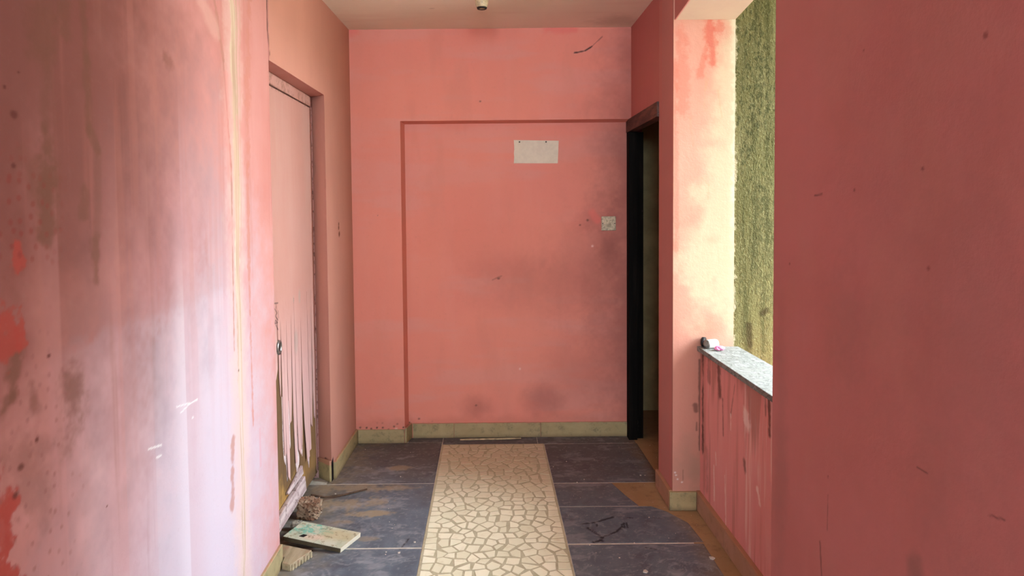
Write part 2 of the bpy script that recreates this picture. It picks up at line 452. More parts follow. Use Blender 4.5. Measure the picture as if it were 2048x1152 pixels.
def wear_wall_right(n):
    c = n.ground()
    for p, rx, ry, k in (((1.380, 1.401), .25, .5, .18), ((1.662, 1.209), .10, .12, .22), ((1.218, 1.174), .2, .3, .2), ((2.045, 0.741), .04, .35, .35), ((1.393, 0.725), .02, .03, .7)):
        c = n.mix(n.blob(p, rx, ry, .8, 1.0) * k, c, (.25, .12, .10))
    c = n.mix(n.ss(n.noise(4, 5, .6, (1, .8)), .5, .8) * .3, c, (.44, .18, .145))
    for p, q, w in (((1.795, 0.580), (1.784, 0.491), .0035), ((1.755, 0.727), (1.756, 0.632), .002), ((1.848, 1.521), (1.807, 1.523), .0022), ((1.391, 0.944), (1.359, 0.946), .0022), ((1.187, 0.938), (1.152, 0.945), .0022)):
        c = n.mix(n.seg(p, q, w, .6, .6) * .75, c, (.14, .06, .05))
    for p, r in (((1.616, 1.860), .004), ((1.391, 1.568), .004), ((1.366, 1.365), .005), ((1.223, 1.796), .006), ((1.996, 1.320), .005), ((1.757, 0.776), .004), ((1.649, 1.530), .004)):
        c = n.mix(n.blob(p, r, r, .5, .6) * .8, c, (.18, .06, .05))
    c = n.mix(n.seg((3.525, 2.449), (3.523, 2.066), .004, .5, 2) * .6, c, (.12, .05, .04))
    return c

def wear_pillar(n):
    c = n.ground()
    # rain washed paint turns cream towards the weather edge
    e = n.a + n.w1 * .14 + (n.noise(2.4, 3) - .5) * .14 + .16 * n.ss(n.b, 2.4, 1.3)
    wash = n.ss(e, 1.08, 1.22) * n.ss(n.b + n.w1 * .5, .80, 1.15)
    c = n.mix(wash * .85, c, (0.491, 0.396, 0.275))
    c = n.mix(n.ss(n.a + n.w1 * .03 + n.w2 * .03, 1.165, 1.188) * n.ss(n.b, 1.0, 1.6) * .8, c, (0.554, 0.491, 0.364))
    for p, q, w, k in (((1.064, 2.367), (1.081, 2.175), .020, .8), ((1.050, 2.235), (1.022, 2.116), .012, .5), ((0.925, 2.330), (0.939, 1.951), .03, .4), ((1.116, 2.352), (1.107, 2.328), .015, .6), ((0.902, 2.189), (0.909, 1.279), .012, .3)):
        c = n.mix(n.seg(p, q, w, .7, 1.9, 1.6) * k, c, (.50, .115, .075))
    for p, q in (((1.063, 2.104), (1.046, 2.045)), ((0.975, 1.915), (0.990, 1.783)), ((1.029, 1.627), (1.065, 1.591)), ((1.065, 1.591), (1.063, 1.524)), ((1.050, 2.140), (1.042, 1.962)), ((1.108, 2.044), (1.128, 1.913))):
        c = n.mix(n.seg(p, q, .0026, .7, 3.0, 1.5) * .30, c, (.46, .27, .16))
    for p, rx, ry, k in (((1.063, 0.899), .05, .05, .5), ((1.085, 1.325), .03, .02, .2), ((0.968, 0.221), .07, .12, .4), ((1.010, 0.145), .03, .10, .4)):
        c = n.mix(n.blob(p, rx, ry, .8, 1.0) * k, c, (.30, .20, .14))
    for p, q, w, k in (((1.004, 0.518), (1.009, 0.489), .010, .8), ((1.012, 0.432), (1.012, 0.394), .005, .7), ((0.946, 0.196), (0.946, 0.146), .0025, .6), ((1.025, 0.740), (1.027, 0.295), .005, .8)):
        c = n.mix(n.seg(p, q, w, .6, 1.0) * k, c, (.16, .08, .06))
    for p in ((0.912, 0.171), (0.919, 0.151), (0.941, 0.136), (0.907, 0.184)):
        c = n.mix(n.blob(p, .005, .004, .5, .8) * .9, c, (0.673, 0.571, 0.535))
    side = n.ss(n.y, 3.2605, 3.2655)                        # the inner flank keeps the corridor's red paint
    c = n.mix(side, c, (0.458, 0.189, 0.167))
    for yy in (3.30, 3.49):
        c = n.mix(side * n.ss(np.abs(n.y - yy), .03, 0) * .35, c, (0.554, 0.158, 0.138))
    return c

def wear_parapet(n):
    c = n.ground()
    v = n.noise(26, 4, .6, (1, .05)); v2 = n.noise(22, 4, .65, (1, .06))
    c = n.mix(n.ss(v, .55, .80) * .45, c, (.38, .15, .12))
    c = n.mix(n.ss(v2, .64, .82) * .6, c, (.80, .54, .50))
    top = n.ss(n.b + (n.noise(18, 3, .6, (1, .08)) - .5) * .5, .66, .80)
    c = n.mix(top * .5, c, (.28, .13, .09))
    for p, q, w, k in (((3.223, 0.797), (3.216, 0.311), .012, .9), ((3.142, 0.803), (3.133, 0.675), .02, .5), ((3.004, 0.788), (2.982, 0.646), .016, .8), ((2.944, 0.635), (2.935, 0.481), .006, .7),
                       ((2.459, 0.794), (2.448, 0.649), .010, .9), ((2.691, 0.452), (2.685, 0.424), .010, .7), ((2.801, 0.740), (2.845, 0.599), .006, .5), ((2.496, 0.840), (2.485, 0.712), .006, .6), ((3.157, 0.333), (3.147, 0.144), .015, .3)):
        c = n.mix(n.seg(p, q, w, .9, 1.8, 1.4) * k, c, (.13, .06, .045))
    for p, q, w in (((3.057, 0.299), (3.048, 0.139), .006), ((3.031, 0.367), (3.024, 0.312), .005), ((2.689, 0.648), (2.662, 0.615), .02), ((2.558, 0.396), (2.533, 0.348), .010), ((2.913, 0.311), (2.897, 0.072), .003), ((2.845, 0.599), (2.844, 0.534), .006)):
        c = n.mix(n.seg(p, q, w, .7, 2, 1.8) * .7, c, (.84, .66, .62))
    return c

def wear_ceiling(n):
    c = n.ground()
    c = n.mix(n.ss(n.noise(6, 4, .6, (.15, 1)), .5, .8) * .25, c, (.66, .45, .37))
    for p, rx, ry, k in (((-.09, 3.50), .06, .04, .55), ((.04, 3.50), .07, .05, .5), ((.80, 4.10), .15, .10, .3), ((-.3, 3.8), .01, .006, .5)):
        c = n.mix(n.blob(p, rx, ry, .8, 1) * k, c, (.22, .15, .10))
    return c

def wear_slab(n):
    c = n.ground()
    # brown dust lies thicker towards the far end and along the left wall
    c = n.mix(n.ss(n.b + n.w1 * .5, 3.2, 3.9) * .55, c, (.105, .075, .052))
    c = n.mix(n.ss(n.a + n.w1 * .3, -.62, -.88) * .6, c, (.24, .185, .11))
    for p, rx, ry, k in (((-0.520, 3.827), .07, .035, .7), ((-0.579, 3.246), .11, .030, .85), ((-0.737, 3.355), .16, .07, .75), ((-0.511, 3.550), .10, .03, .6), ((-0.752, 3.555), .18, .05, .6), ((-0.694, 3.154), .05, .02, .5), ((-0.558, 2.992), .05, .02, .5)):
        c = n.mix(n.blob(p, rx, ry, .35, 1.3, 1.0) * k, c, (.30, .23, .14))
    c = n.mix(n.ss(n.noise(16, 5, .7, (.5, 1)), .56, .75) * .45, c, (.27, .27, .275))
    c = n.mix(n.ss(n.noise(11, 5, .7), .56, .8) * .5, c, (.065, .065, .076))
    c = n.mix(n.ss(n.a + n.w1 * .12, .80, .95) * .55, c, (.20, .125, .06))
    for p, q, w in (((0.432, 3.116), (0.493, 3.129), .0045), ((0.493, 3.129), (0.588, 3.184), .0045), ((0.500, 3.114), (0.496, 3.089), .003), ((0.452, 3.076), (0.499, 2.994), .0055), ((0.497, 2.985), (0.574, 3.035), .004),
                    ((0.574, 3.035), (0.609, 3.082), .004), ((0.506, 2.985), (0.488, 2.958), .005), ((0.459, 2.945), (0.496, 2.953), .006), ((0.617, 3.112), (0.607, 3.063), .003), ((0.628, 3.122), (0.621, 3.072), .003), ((0.641, 3.126), (0.636, 3.077), .003), ((0.674, 2.892), (0.719, 2.878), .003), ((0.659, 3.177), (0.679, 3.172), .003), ((-0.372, 2.988), (-0.399, 2.899), .003)):
        c = n.mix(n.seg(p, q, w * 1.5, .5, .4, .4) * .92, c, (.012, .012, .016))
    sw = n.noise(3, 3, .6)
    a0, b0 = n.a, n.b
    n.a, n.b = a0 + (sw - .5) * .35, b0 + (n.noise(3.7, 3, .6) - .5) * .35
    scuff = n.noise(30, 4, .7, (.35, 1.6)); n.a, n.b = a0, b0
    c = n.mix(n.ss(scuff, .58, .78) * n.ss(n.b, 3.7, 2.8) * .35, c, (.34, .345, .35))
    c = n.mix(n.ss(n.noise(70, 3, .7), .66, .8) * .35, c, (.30, .30, .29))
    return c

def mat_soffit():
    n = Wall('paint_soffit', 'x', 'y', rough=.75, spec=.2)
    c = n.ground((.46, .31, .24), (.48, .35, .26), (.44, .28, .23), .4)
    inner = n.ss(n.x, .9075, .9045)
    c = n.mix(inner, c, n.ground((.47, .165, .15), (.44, .15, .13), (.48, .185, .165), .35))
    return n.finish(c, bump=n.noise(24, 4), strength=.15, dist=.004)

def mat_moss():
    n = Wall('mossy_render', 'x', 'z', rough=.92, spec=.12)
    big = n.noise(7, 4, .65, stretch=(1, 1, .4))
    g = n.noise(55, 5, .75, stretch=(1, 1, .5))
    c = n.mix(n.ss(big, .35, .65), (0.105, 0.099, 0.038), (0.146, 0.133, 0.059))
    c = n.mix(n.mul(n.ss(n.b, 1.6, .8), .5), c, (0.186, 0.164, 0.071))
    c = n.mix(n.mul(n.ss(n.add(g, n.mul(n.sub(big, .5), .55)), .47, .62), n.add(.45, n.mul(n.ss(n.b, 1.0, 2.0), .4))), c, (0.034, 0.037, 0.011))
    drip = n.noise(22, 4, .65, stretch=(1, 1, .06))
    c = n.mix(n.mul(n.ss(drip, .48, .64), .65), c, (0.053, 0.051, 0.017))
    c = n.mix(n.mul(n.ss(drip, .46, .30), .5), c, (0.223, 0.205, 0.105))
    w = n.noise(110, 2, .7, stretch=(1, 1, .7))
    c = n.mix(n.mul(n.ss(w, .58, .70), .55), c, (0.248, 0.239, 0.133))
    for p, q, k in (((1.267, 0.908), (1.275, 0.809), .8), ((1.275, 0.809), (1.268, 0.747), .5), ((1.335, 0.966), (1.352, 0.975), .8)):
        c = n.mix(n.mul(n.seg(p, q, .014, .7, 1.5, 1), k), c, (0.043, 0.031, 0.012))
    edge = n.ss(n.add(n.a, n.add(n.mul(n.w1, .035), n.mul(n.w2, .05))), 1.204, 1.192)
    c = n.mix(n.mul(edge, .85), c, (0.372, 0.335, 0.229))
    return n.finish(c, bump=n.add(g, w), strength=.7, dist=.01)

def mat_dirt_floor():
    n = Wall('brown_cement_floor', 'x', 'y', rough=.85, spec=.2)
    c = n.ground((.34, .21, .10), (.28, .17, .08), (.40, .27, .145), .4)
    b = n.noise(14, 6, .7)
    c = n.mix(n.mul(n.ss(b, .5, .7), .6), c, (.17, .10, .055))
    c = n.mix(n.mul(n.ss(n.voro(18), .12, .05), .5), c, (.40, .33, .24))
    return n.finish(c, bump=b, strength=.35, dist=.006)

def mat_skirting():
    n = NT('beige_skirting_stone', .6, .35)
    a = n.noise(7, 6, .65, dist=.6)
    c = n.mix(n.ss(a, .3, .7), (.33, .265, .125), (.40, .325, .165))
    c = n.mix(n.mul(n.obj_random(), .25), c, (.30, .24, .14))
    c = n.mix(n.mul(n.ss(n.noise(20, 5, .7), .50, .70), .6), c, (.12, .12, .065))
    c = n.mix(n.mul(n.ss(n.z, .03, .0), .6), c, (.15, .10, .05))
    n.top = n.ss(n.add(n.z, n.mul(n.noise(40, 3), .012)), .098, .104)
    c = n.mix(n.mul(n.top, .8), c, (.46, .20, .13))
    return n.finish(c, bump=a, strength=.2, dist=.004)

def mat_skirting_right():
    n = Wall('brown_skirting_stone', 'y', 'z', rough=.7, spec=.3)
    a = n.noise(8, 6, .65, dist=.6)
    c = n.mix(n.ss(a, .3, .7), (.40, .235, .16), (.36, .21, .125))
    c = n.mix(n.mul(n.ss(n.noise(20, 5, .7), .5, .75), .5), c, (.16, .09, .05))
    c = n.mix(n.mul(n.ss(n.z, .075, .095), .7), c, (.40, .20, .10))
    return n.finish(c, bump=a, strength=.25, dist=.004)

def mat_mosaic():
    n = NT('ivory_mosaic_chip', .55, .35)
    r = n.m('FRACT', n.add(n.mul(n.obj_random(), 7.31), n.island_random()))
    c = n.mix(r, (.66, .64, .45), (.78, .75, .56))
    c = n.mix(n.mul(n.ss(n.noise(22, 5, .65), .5, .72), .45), c, (.55, .48, .30))
    c = n.mix(n.mul(n.ss(n.y, 3.2, 3.9), .55), c, (.38, .29, .16))      # brown dust, thicker at the far end
    return n.finish(c, bump=n.noise(60, 4), strength=.12, dist=.003)

def mat_grout(name, c0, c1):
    n = NT(name, .9, .15)
    a = n.noise(25, 5, .7)
    c = n.mix(n.ss(a, .3, .7), c0, c1)
    return n.finish(c, bump=a, strength=.3, dist=.004)

def mat_door_paint():
    n = Wall('pink_door_paint', 'y', 'z', rough=.55, spec=.4)
    c = n.ground((.50, .27, .225), (.48, .245, .20), (.52, .32, .28), .4)
    pale = n.ss(n.add(n.b, n.mul(n.w1, .25)), 1.2, .5)
    c = n.mix(n.mul(pale, .6), c, (.62, .43, .42))
    for p, rx, ry in (((3.393, 1.052), .018, .035), ((3.314, 0.842), .030, .055), ((3.288, 1.054), .008, .02)):
        c = n.mix(n.mul(n.blob(p, rx, ry, .4, .5), .6), c, (.36, .30, .26))
    for pts in (((2.995, 1.075), (3.044, 1.070)), ((3.016, 1.072), (3.014, 1.052)), ((3.000, 1.049), (3.027, 1.027), (3.004, 1.017), (3.039, 0.993)), ((3.042, 1.034), (3.047, 1.001)), ((3.003, 0.999), (3.031, 0.983), (2.995, 0.985), (3.003, 0.999)), ((3.009, 0.976), (3.036, 0.950))):
        c = n.mix(n.mul(n.path(pts, .0035, soft=.5, warp=.5), .8), c, (.10, .05, .05))
    ed = n.mul(n.ss(n.noise(38, 4, .7), .52, .6), n.ss(n.m('ABSOLUTE', n.sub(n.a, 3.688)), .014, .004))
    c = n.mix(n.mul(ed, .8), c, (.14, .06, .04))
    c = n.mix(n.mul(n.mul(n.ss(n.b, 2.025, 2.035), n.ss(n.noise(30, 4, .7), .5, .6)), .5), c, (.2, .09, .06))
    v = n.noise(40, 3, .6, stretch=(1, 1, .03))
    c = n.mix(n.mul(n.mul(n.ss(v, .55, .7), n.ss(n.b, .75, .45)), .5), c, (.50, .32, .29))
    return n.finish(c, bump=n.add(n.noise(30, 4), v), strength=.15, dist=.004)

def mat_door_core():
    n = NT('bare_door_wood', .8, .2)
    g = n.noise(30, 5, .65, stretch=(1, 1, .05), dist=.5)
    c = n.mix(n.ss(g, .3, .7), (.33, .17, .04), (.52, .31, .085))
    dk = n.ss(n.add(n.z, n.mul(n.noise(9, 4), .35)), .26, .42)
    c = n.mix(n.mul(dk, .85), c, (.085, .05, .03))  # dark brown wood that also paints the shade inside the cracks
    far = n.ss(n.add(n.y, n.mul(n.noise(9, 4), .16)), 3.42, 3.56)
    c = n.mix(n.mul(far, .75), c, (.20, .115, .05))
    low = n.ss(n.add(n.z, n.mul(n.noise(14, 4), .10)), .17, .10)
    c = n.mix(n.mul(low, .7), c, (.13, .085, .05))
    c = n.mix(n.mul(n.ss(g, .62, .75), .6), c, (.07, .04, .025))
    return n.finish(c, bump=g, strength=.5, dist=.006)

def mat_weathered(name, c0, c1, c2, stretch=(1, .12, 1)):
    n = NT(name, .8, .2)
    g = n.noise(40, 5, .65, stretch=stretch)
    c = n.mix(n.ss(g, .35, .65), c0, c1)
    c = n.mix(n.mul(n.ss(n.noise(26, 5, .7), .52, .66), .7), c, c2)
    return n.finish(c, bump=g, strength=.4, dist=.004)

def mat_black_wood():
    n = NT('blackened_door_wood', .9, .08)
    g = n.noise(26, 5, .7, stretch=(1, 1, .08))
    c = n.mix(n.ss(g, .4, .75), (.004, .0035, .003), (.012, .009, .007))
    c = n.mix(n.mul(n.ss(n.noise(34, 4, .7, stretch=(1, 1, .10)), .68, .76), .6), c, (.30, .27, .25))
    return n.finish(c, bump=g, strength=.4, dist=.004)

def mat_head_wood():
    n = NT('charred_brown_door_head', .6, .35)
    g = n.noise(30, 5, .7, stretch=(1, .15, 1))
    c = n.mix(n.ss(g, .4, .7), (.045, .020, .014), (.15, .060, .040))
    c = n.mix(n.mul(n.ss(n.noise(50, 4, .7), .62, .72), .5), c, (.34, .20, .15))
    return n.finish(c, bump=g, strength=.4, dist=.004)

def mat_sill():
    n = NT('veined_pale_marble', .7, .15)
    v = n.noise(10, 6, .6, stretch=(1.6, .8, 1), dist=2.2)
    c = n.mix(n.ss(v, .3, .7), (0.208, 0.212, 0.190), (0.261, 0.266, 0.248))
    c = n.mix(n.mul(n.ss(n.m('ABSOLUTE', n.sub(v, .5)), .05, .0), .75), c, (0.116, 0.124, 0.110))
    c = n.mix(n.mul(n.ss(n.noise(40, 4, .7), .56, .66), .7), c, (0.074, 0.070, 0.058))
    return n.finish(c, bump=v, strength=.1, dist=.003)

def mat_board_green():
    n = Wall('flaked_green_board_paint', 'x', 'y', rough=.7, spec=.3)
    a = n.noise(14, 5, .65, dist=.5)
    c = n.mix(n.ss(a, .35, .65), (.36, .38, .27), (.46, .46, .35))
    c = n.mix(n.mul(n.mul(n.blob((-.810, 2.995), .075, .050, .35, 2.6, 2.2), n.ss(n.noise(32, 4, .7), .42, .52)), .9), c, (.13, .36, .27))
    c = n.mix(n.mul(n.blob((-.690, 2.960), .08, .05, .5, 1.6), .6), c, (.42, .32, .16))
    c = n.mix(n.mul(n.blob((-.790, 2.930), .05, .025, .5, 1.4), .6), c, (.62, .42, .32))
    c = n.mix(n.mul(n.ss(n.noise(34, 4, .7), .54, .64), .75), c, (.20, .15, .08))
    side = n.ss(n.z, .0, -.1)
    return n.finish(c, bump=a, strength=.2, dist=.003)

def mat_brick():
    n = NT('broken_brick_mortar', .95, .1)
    a = n.noise(30, 6, .75)
    c = n.mix(n.ss(a, .35, .65), (.20, .10, .06), (.40, .30, .20))
    c = n.mix(n.mul(n.ss(n.voro(55), .45, .15), .9), c, (.07, .035, .025))
    return n.finish(c, bump=a, strength=.9, dist=.01)

def mat_slab():
    n = NT('grey_floor_stone', .6, .22)
    a = n.noise(6, 5, .65, dist=.8)
    c = n.mix(n.ss(a, .35, .7), (.092, .110, .132), (.138, .158, .182))
    c = n.mix(n.mul(n.obj_random(), .25), c, (.15, .14, .13))
    at = n.t.nodes.new('ShaderNodeAttribute'); at.attribute_name = 'wear'
    c = n.mix(at.outputs['Alpha'], c, at.outputs['Color'])
    return n.finish(c, rough=n.add(.52, n.mul(a, .3)), bump=a, strength=.15, dist=.004)

M = dict(left=paint('paint_wall_left', (.53, .245, .215), (.49, .205, .175), (.55, .29, .265), rough=.95, spec=.02, bump=.2),
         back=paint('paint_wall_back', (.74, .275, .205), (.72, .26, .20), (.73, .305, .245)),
         right=paint('paint_wall_right', (.47, .165, .15), (.44, .15, .13), (.48, .185, .165)),
         pillar=paint('paint_pillar', (.53, .25, .185), (.53, .275, .205), (.55, .31, .235), bump=.25),
         parapet=paint('paint_parapet', (.72, .295, .275), (.68, .27, .25), (.75, .39, .365), .5, bump=.25),
         ceiling=paint('paint_ceiling', (.84, .75, .62), (.80, .71, .58), (.84, .73, .61), .3, .8, .2, .1, .06, (.15, 1, 1)),
         soffit=mat_soffit(), moss=mat_moss(), slab=mat_slab(), dirt=mat_dirt_floor(), skirt=mat_skirting(), skirt_r=mat_skirting_right(), mosaic=mat_mosaic(),
         grout=mat_grout('grey_mosaic_grout', (.38, .34, .22), (.47, .43, .29)), joint=mat_grout('pale_slab_joint', (.44, .41, .33), (.58, .55, .47)),
         doorpaint=mat_door_paint(), core=mat_door_core(), black=mat_black_wood(), head=mat_head_wood(), sill=mat_sill(), board=mat_board_green(), brick=mat_brick(),
         plank=mat_weathered('weathered_pink_rail', (.34, .25, .24), (.55, .45, .43), (.10, .06, .05)),
         plank2=mat_weathered('dusty_beige_board', (.27, .22, .13), (.38, .31, .20), (.36, .20, .13)),
         ply=mat_weathered('pale_ply_layer', (.50, .40, .38), (.70, .58, .57), (.22, .15, .12), (1, 1, .05)),
         boardedge=simple('dark_board_edge', (.07, .055, .03), .8, .2),
         room=simple('dim_ochre_plaster', (.42, .34, .17), .9, .1, .1, 6),
         outer=simple('added_blocker_render', (.52, .48, .38), .9, .1, .1, 2),
         yard=simple('yard_concrete', (.30, .29, .26), .9, .1, .1, 3),
         card=simple('off_white_card', (.66, .60, .46), .6, .3, .03, 30),
         iron=simple('dark_nail_iron', (.05, .03, .025), .5, .5, .1),
         plate=simple('grimy_switch_plastic', (.50, .42, .28), .5, .4, .22, 70),
         platedark=simple('grimy_switch_recess', (.12, .09, .05), .6, .3, .2, 60),
         steel=simple('dull_lock_steel', (.30, .29, .27), .35, .5, .2, 40, .8),
         hole=simple('lock_hole_black', (.012, .010, .009), .8, .2),
         holder=simple('yellowed_lamp_holder', (.56, .46, .28), .45, .45, .2, 50),
         holderdark=simple('dark_lamp_socket', (.02, .014, .01), .6, .3),  # near-black plug in the socket mouth
         wire=simple('black_flex', (.03, .025, .02), .5, .3),
         white=simple('white_plastic_bottle', (.62, .62, .61), .4, .5, .03, 20),
         grey=simple('grey_bottle_base', (.22, .22, .20), .5, .4, .2, 60),
         blackp=simple('black_plastic_cap', (.012, .012, .013), .45, .4),
         pink=simple('pink_wrapper_film', (.78, .28, .52), .35, .5, .15, 60),
         stick=simple('bare_stick_wood', (.48, .38, .22), .7, .2, .2, 30),
         rod=simple('brown_twig_bark', (.085, .05, .03), .8, .2, .2, 40),
         stone=simple('grey_rubble_stone', (.26, .23, .18), .9, .2, .25, 40, bump=.5),
         fleck=simple('pale_paint_fleck', (.60, .55, .46), .7, .2, .1, 30))

# ================================================================ STRUCTURE
CEIL = 2.60
CEIL_START = -3.4      # unseen opening behind the viewer: added above head height to brighten the end wall
# ---- left wall: near length, lintel over the doorway, far return, and the masonry behind the doorway
mb = MB()
mb.box(-1.25, -.885, -3.4, 2.77, -.1, CEIL + .1)
mb.poly_prism([(-1.25, 3.705), (-.955, 3.705), (-.868, 3.632), (-.850, 4.26), (-1.25, 4.26)], 2, -.1, CEIL + .1)
mb.poly_prism([(-1.25, 2.77), (-.8825, 2.77), (-.8680, 3.632), (-.955, 3.706), (-1.25, 3.706)], 2, 2.10, CEIL + .1)
mb.box(-1.25, -1.02, 2.77, 3.72, -.1, 2.10)
o = skin_obj('wall_left', mb, [((-.885, 1.0, 0), (0, 1.77, 0), (0, 0, CEIL), .0036, (1, 0, 0)), ((-.8825, 2.77, 2.10), (.0145, .862, 0), (0, 0, .5), .008, (1, -.017, 0)), ((-.955, 3.705, .0), (.087, -.073, 0), (0, 0, 2.10), .010, (-.643, -.766, 0)),
                               ((-.868, 3.632, 0), (.0173, .603, 0), (0, 0, CEIL), .007, (1, -.029, 0))], wear_shade_wall_left, 'yz', M['left'])
tag(o, 'stained pink plaster wall on the left, pale lower down, with a cream filled crack', 'wall', 'structure')

# ---- back wall: raised margin at left and top around a recessed panel
mb = MB()
mb.box(-1.25, .90, 4.325, 4.55, -.1, CEIL + .1)
mb.poly_prism([(-1.25, 4.235), (-.541, 4.235), (-.524, 4.33), (-1.25, 4.33)], 2, -.1, CEIL + .1)
mb.poly_prism([(4.235, 2.034), (4.33, 2.024), (4.33, CEIL + .1), (4.235, CEIL + .1)], 0, -.545, .90)
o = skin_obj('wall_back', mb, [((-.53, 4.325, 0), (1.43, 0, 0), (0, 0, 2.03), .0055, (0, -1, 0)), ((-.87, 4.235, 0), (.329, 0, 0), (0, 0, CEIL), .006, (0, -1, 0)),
                               ((-.541, 4.235, 2.034), (1.441, 0, 0), (0, 0, CEIL - 2.034), .006, (0, -1, 0))], wear_shade_wall_back, 'xz', M['back'])
tag(o, 'salmon end wall with a shallow recessed panel behind the white card', 'wall', 'structure')

# ---- right wall: near length, then the far length over and beside the dark doorway
mb = MB(); mb.box(.895, 1.205, -3.4, 2.11, -.1, CEIL + .1)
o = skin_obj('wall_right', mb, [((.895, 1.0, 0), (0, 1.11, 0), (0, 0, CEIL), .0042, (-1, 0, 0))], wear_wall_right, 'yz', M['right'])
tag(o, 'plain dark rose wall filling the right side of the view', 'wall', 'structure')
mb = MB()
mb.box(.90, 1.05, 3.53, 4.99, 2.035, CEIL + .1)
mb.box(.90, .985, 4.318, 4.99, -.1, 2.035)
o = skin_obj('wall_right', mb, [((.90, 3.53, 2.035), (0, .705, 0), (0, 0, CEIL - 2.035), .006, (-1, 0, 0))], wear_wall_right, 'yz', M['right'])
tag(o, 'short rose wall above the dark open doorway', 'wall', 'structure')
mb = MB(); mb.box(.895, 1.19, 3.26, 3.53, -.1, CEIL + .1)
o = skin_obj('wall_pillar', mb, [((.895, 3.26, 0), (.295, 0, 0), (0, 0, CEIL), .0036, (0, -1, 0)), ((.895, 3.26, 0), (0, .27, 0), (0, 0, CEIL), .010, (-1, 0, 0))], wear_pillar, 'xz', M['pillar'])
tag(o, 'pale peach pillar between the dark doorway and the window opening', 'pillar', 'structure')
mb = MB(); mb.poly_prism([(2.11, 2.505), (3.26, 2.378), (3.26, CEIL + .1), (2.11, CEIL + .1)], 0, .90, 1.19)
tag(mb.build('wall_beam', M['soffit']), 'plaster beam over the window opening with a pale underside', 'beam', 'structure')
mb = MB(); mb.box(1.03, 1.19, 2.11, 3.26, -.1, .79)
o = skin_obj('wall_parapet', mb, [((1.03, 2.11, 0), (0, 1.15, 0), (0, 0, .79), .0040, (-1, 0, 0))], wear_parapet, 'yz', M['parapet'])
tag(o, 'low rose parapet wall streaked with dark drips under the marble sill', 'wall', 'structure')
sill = MB()
sill.hexa([(1.012, 2.112, .787), (1.212, 2.112, .787), (1.212, 3.258, .787), (1.012, 3.258, .787), (1.012, 2.112, .810), (1.212, 2.112, .806), (1.212, 3.258, .806), (1.012, 3.258, .810)])
tag(sill.bevel(.003).build('trim_1', M['sill']), 'pale veined marble sill slab on top of the parapet', 'sill', 'structure')

# ---- outside: mossy flank, yard, and unseen fin, slab and wall added for light
mb = MB(); mb.box(1.19, 2.15, 3.272, 3.46, -3.2, 6.0)
tag(mb.build('wall_exterior', M['moss']), 'weathered outside wall green with moss seen through the window opening', 'wall', 'structure')
mb = MB(); mb.box(1.19, 2.80, 1.95, 2.105, -3.2, 6.0)  # unseen fin, added to keep sky light off pillar and moss
tag(mb.build('added_fin_wall', M['moss']), 'unseen fin wall added to block sky light on the near side of the window opening', 'wall', 'structure')
mb = MB(); mb.box(1.2055, 2.50, 2.106, 3.271, 2.62, 2.72)  # unseen slab, added to cut the overhead sky light
tag(mb.build('added_sky_slab', M['outer']), 'unseen concrete slab added above the outside of the window opening to trim sky light', 'added_sky_slab', 'structure')
mb = MB(); mb.box(7.0, 7.3, -12, 14, -3.2, 2.6)  # unseen wall, added to hold back low sky light
tag(mb.build('added_far_wall', M['outer']), 'unseen plain wall added across the yard to block low sky light', 'wall', 'structure')
mb = MB(); mb.box(-12, 12, -14, 14, -3.3, -3.2)
tag(mb.build('ground', M['yard']), 'concrete yard below the window opening', 'ground', 'structure')

# ---- room beyond the dark doorway, unseen opening added behind the viewer for fill light, ceiling
mb = MB()
mb.box(.98, 2.15, 4.87, 5.02, -.1, CEIL)
mb.box(2.05, 2.15, 3.46, 5.02, -.1, CEIL)
mb.box(1.06, 2.05, 3.461, 3.50, -.1, CEIL)
tag(mb.build('wall_inner_room', M['room']), 'dim ochre wall inside the dark room beyond the open doorway', 'wall', 'structure')
mb = MB(); mb.box(-1.25, 1.205, -3.4, -3.2, -.1, 1.75)
tag(mb.build('unseen_rear_wall', M['right']), 'unseen rose wall behind the viewer with a high opening added for fill light', 'wall', 'structure')
mb = MB(); mb.box(-1.3, 1.205, CEIL_START, 5.05, CEIL, CEIL + .15); mb.box(1.2055, 2.15, 3.46, 5.05, CEIL, CEIL + .15)
o = skin_obj('ceiling', mb, [((-.9, 3.2, CEIL), (1.85, 0, 0), (0, 1.06, 0), .010, (0, 0, -1))], wear_ceiling, 'xy', M['ceiling'])
tag(o, 'dusty beige plaster ceiling', 'ceiling', 'structure')

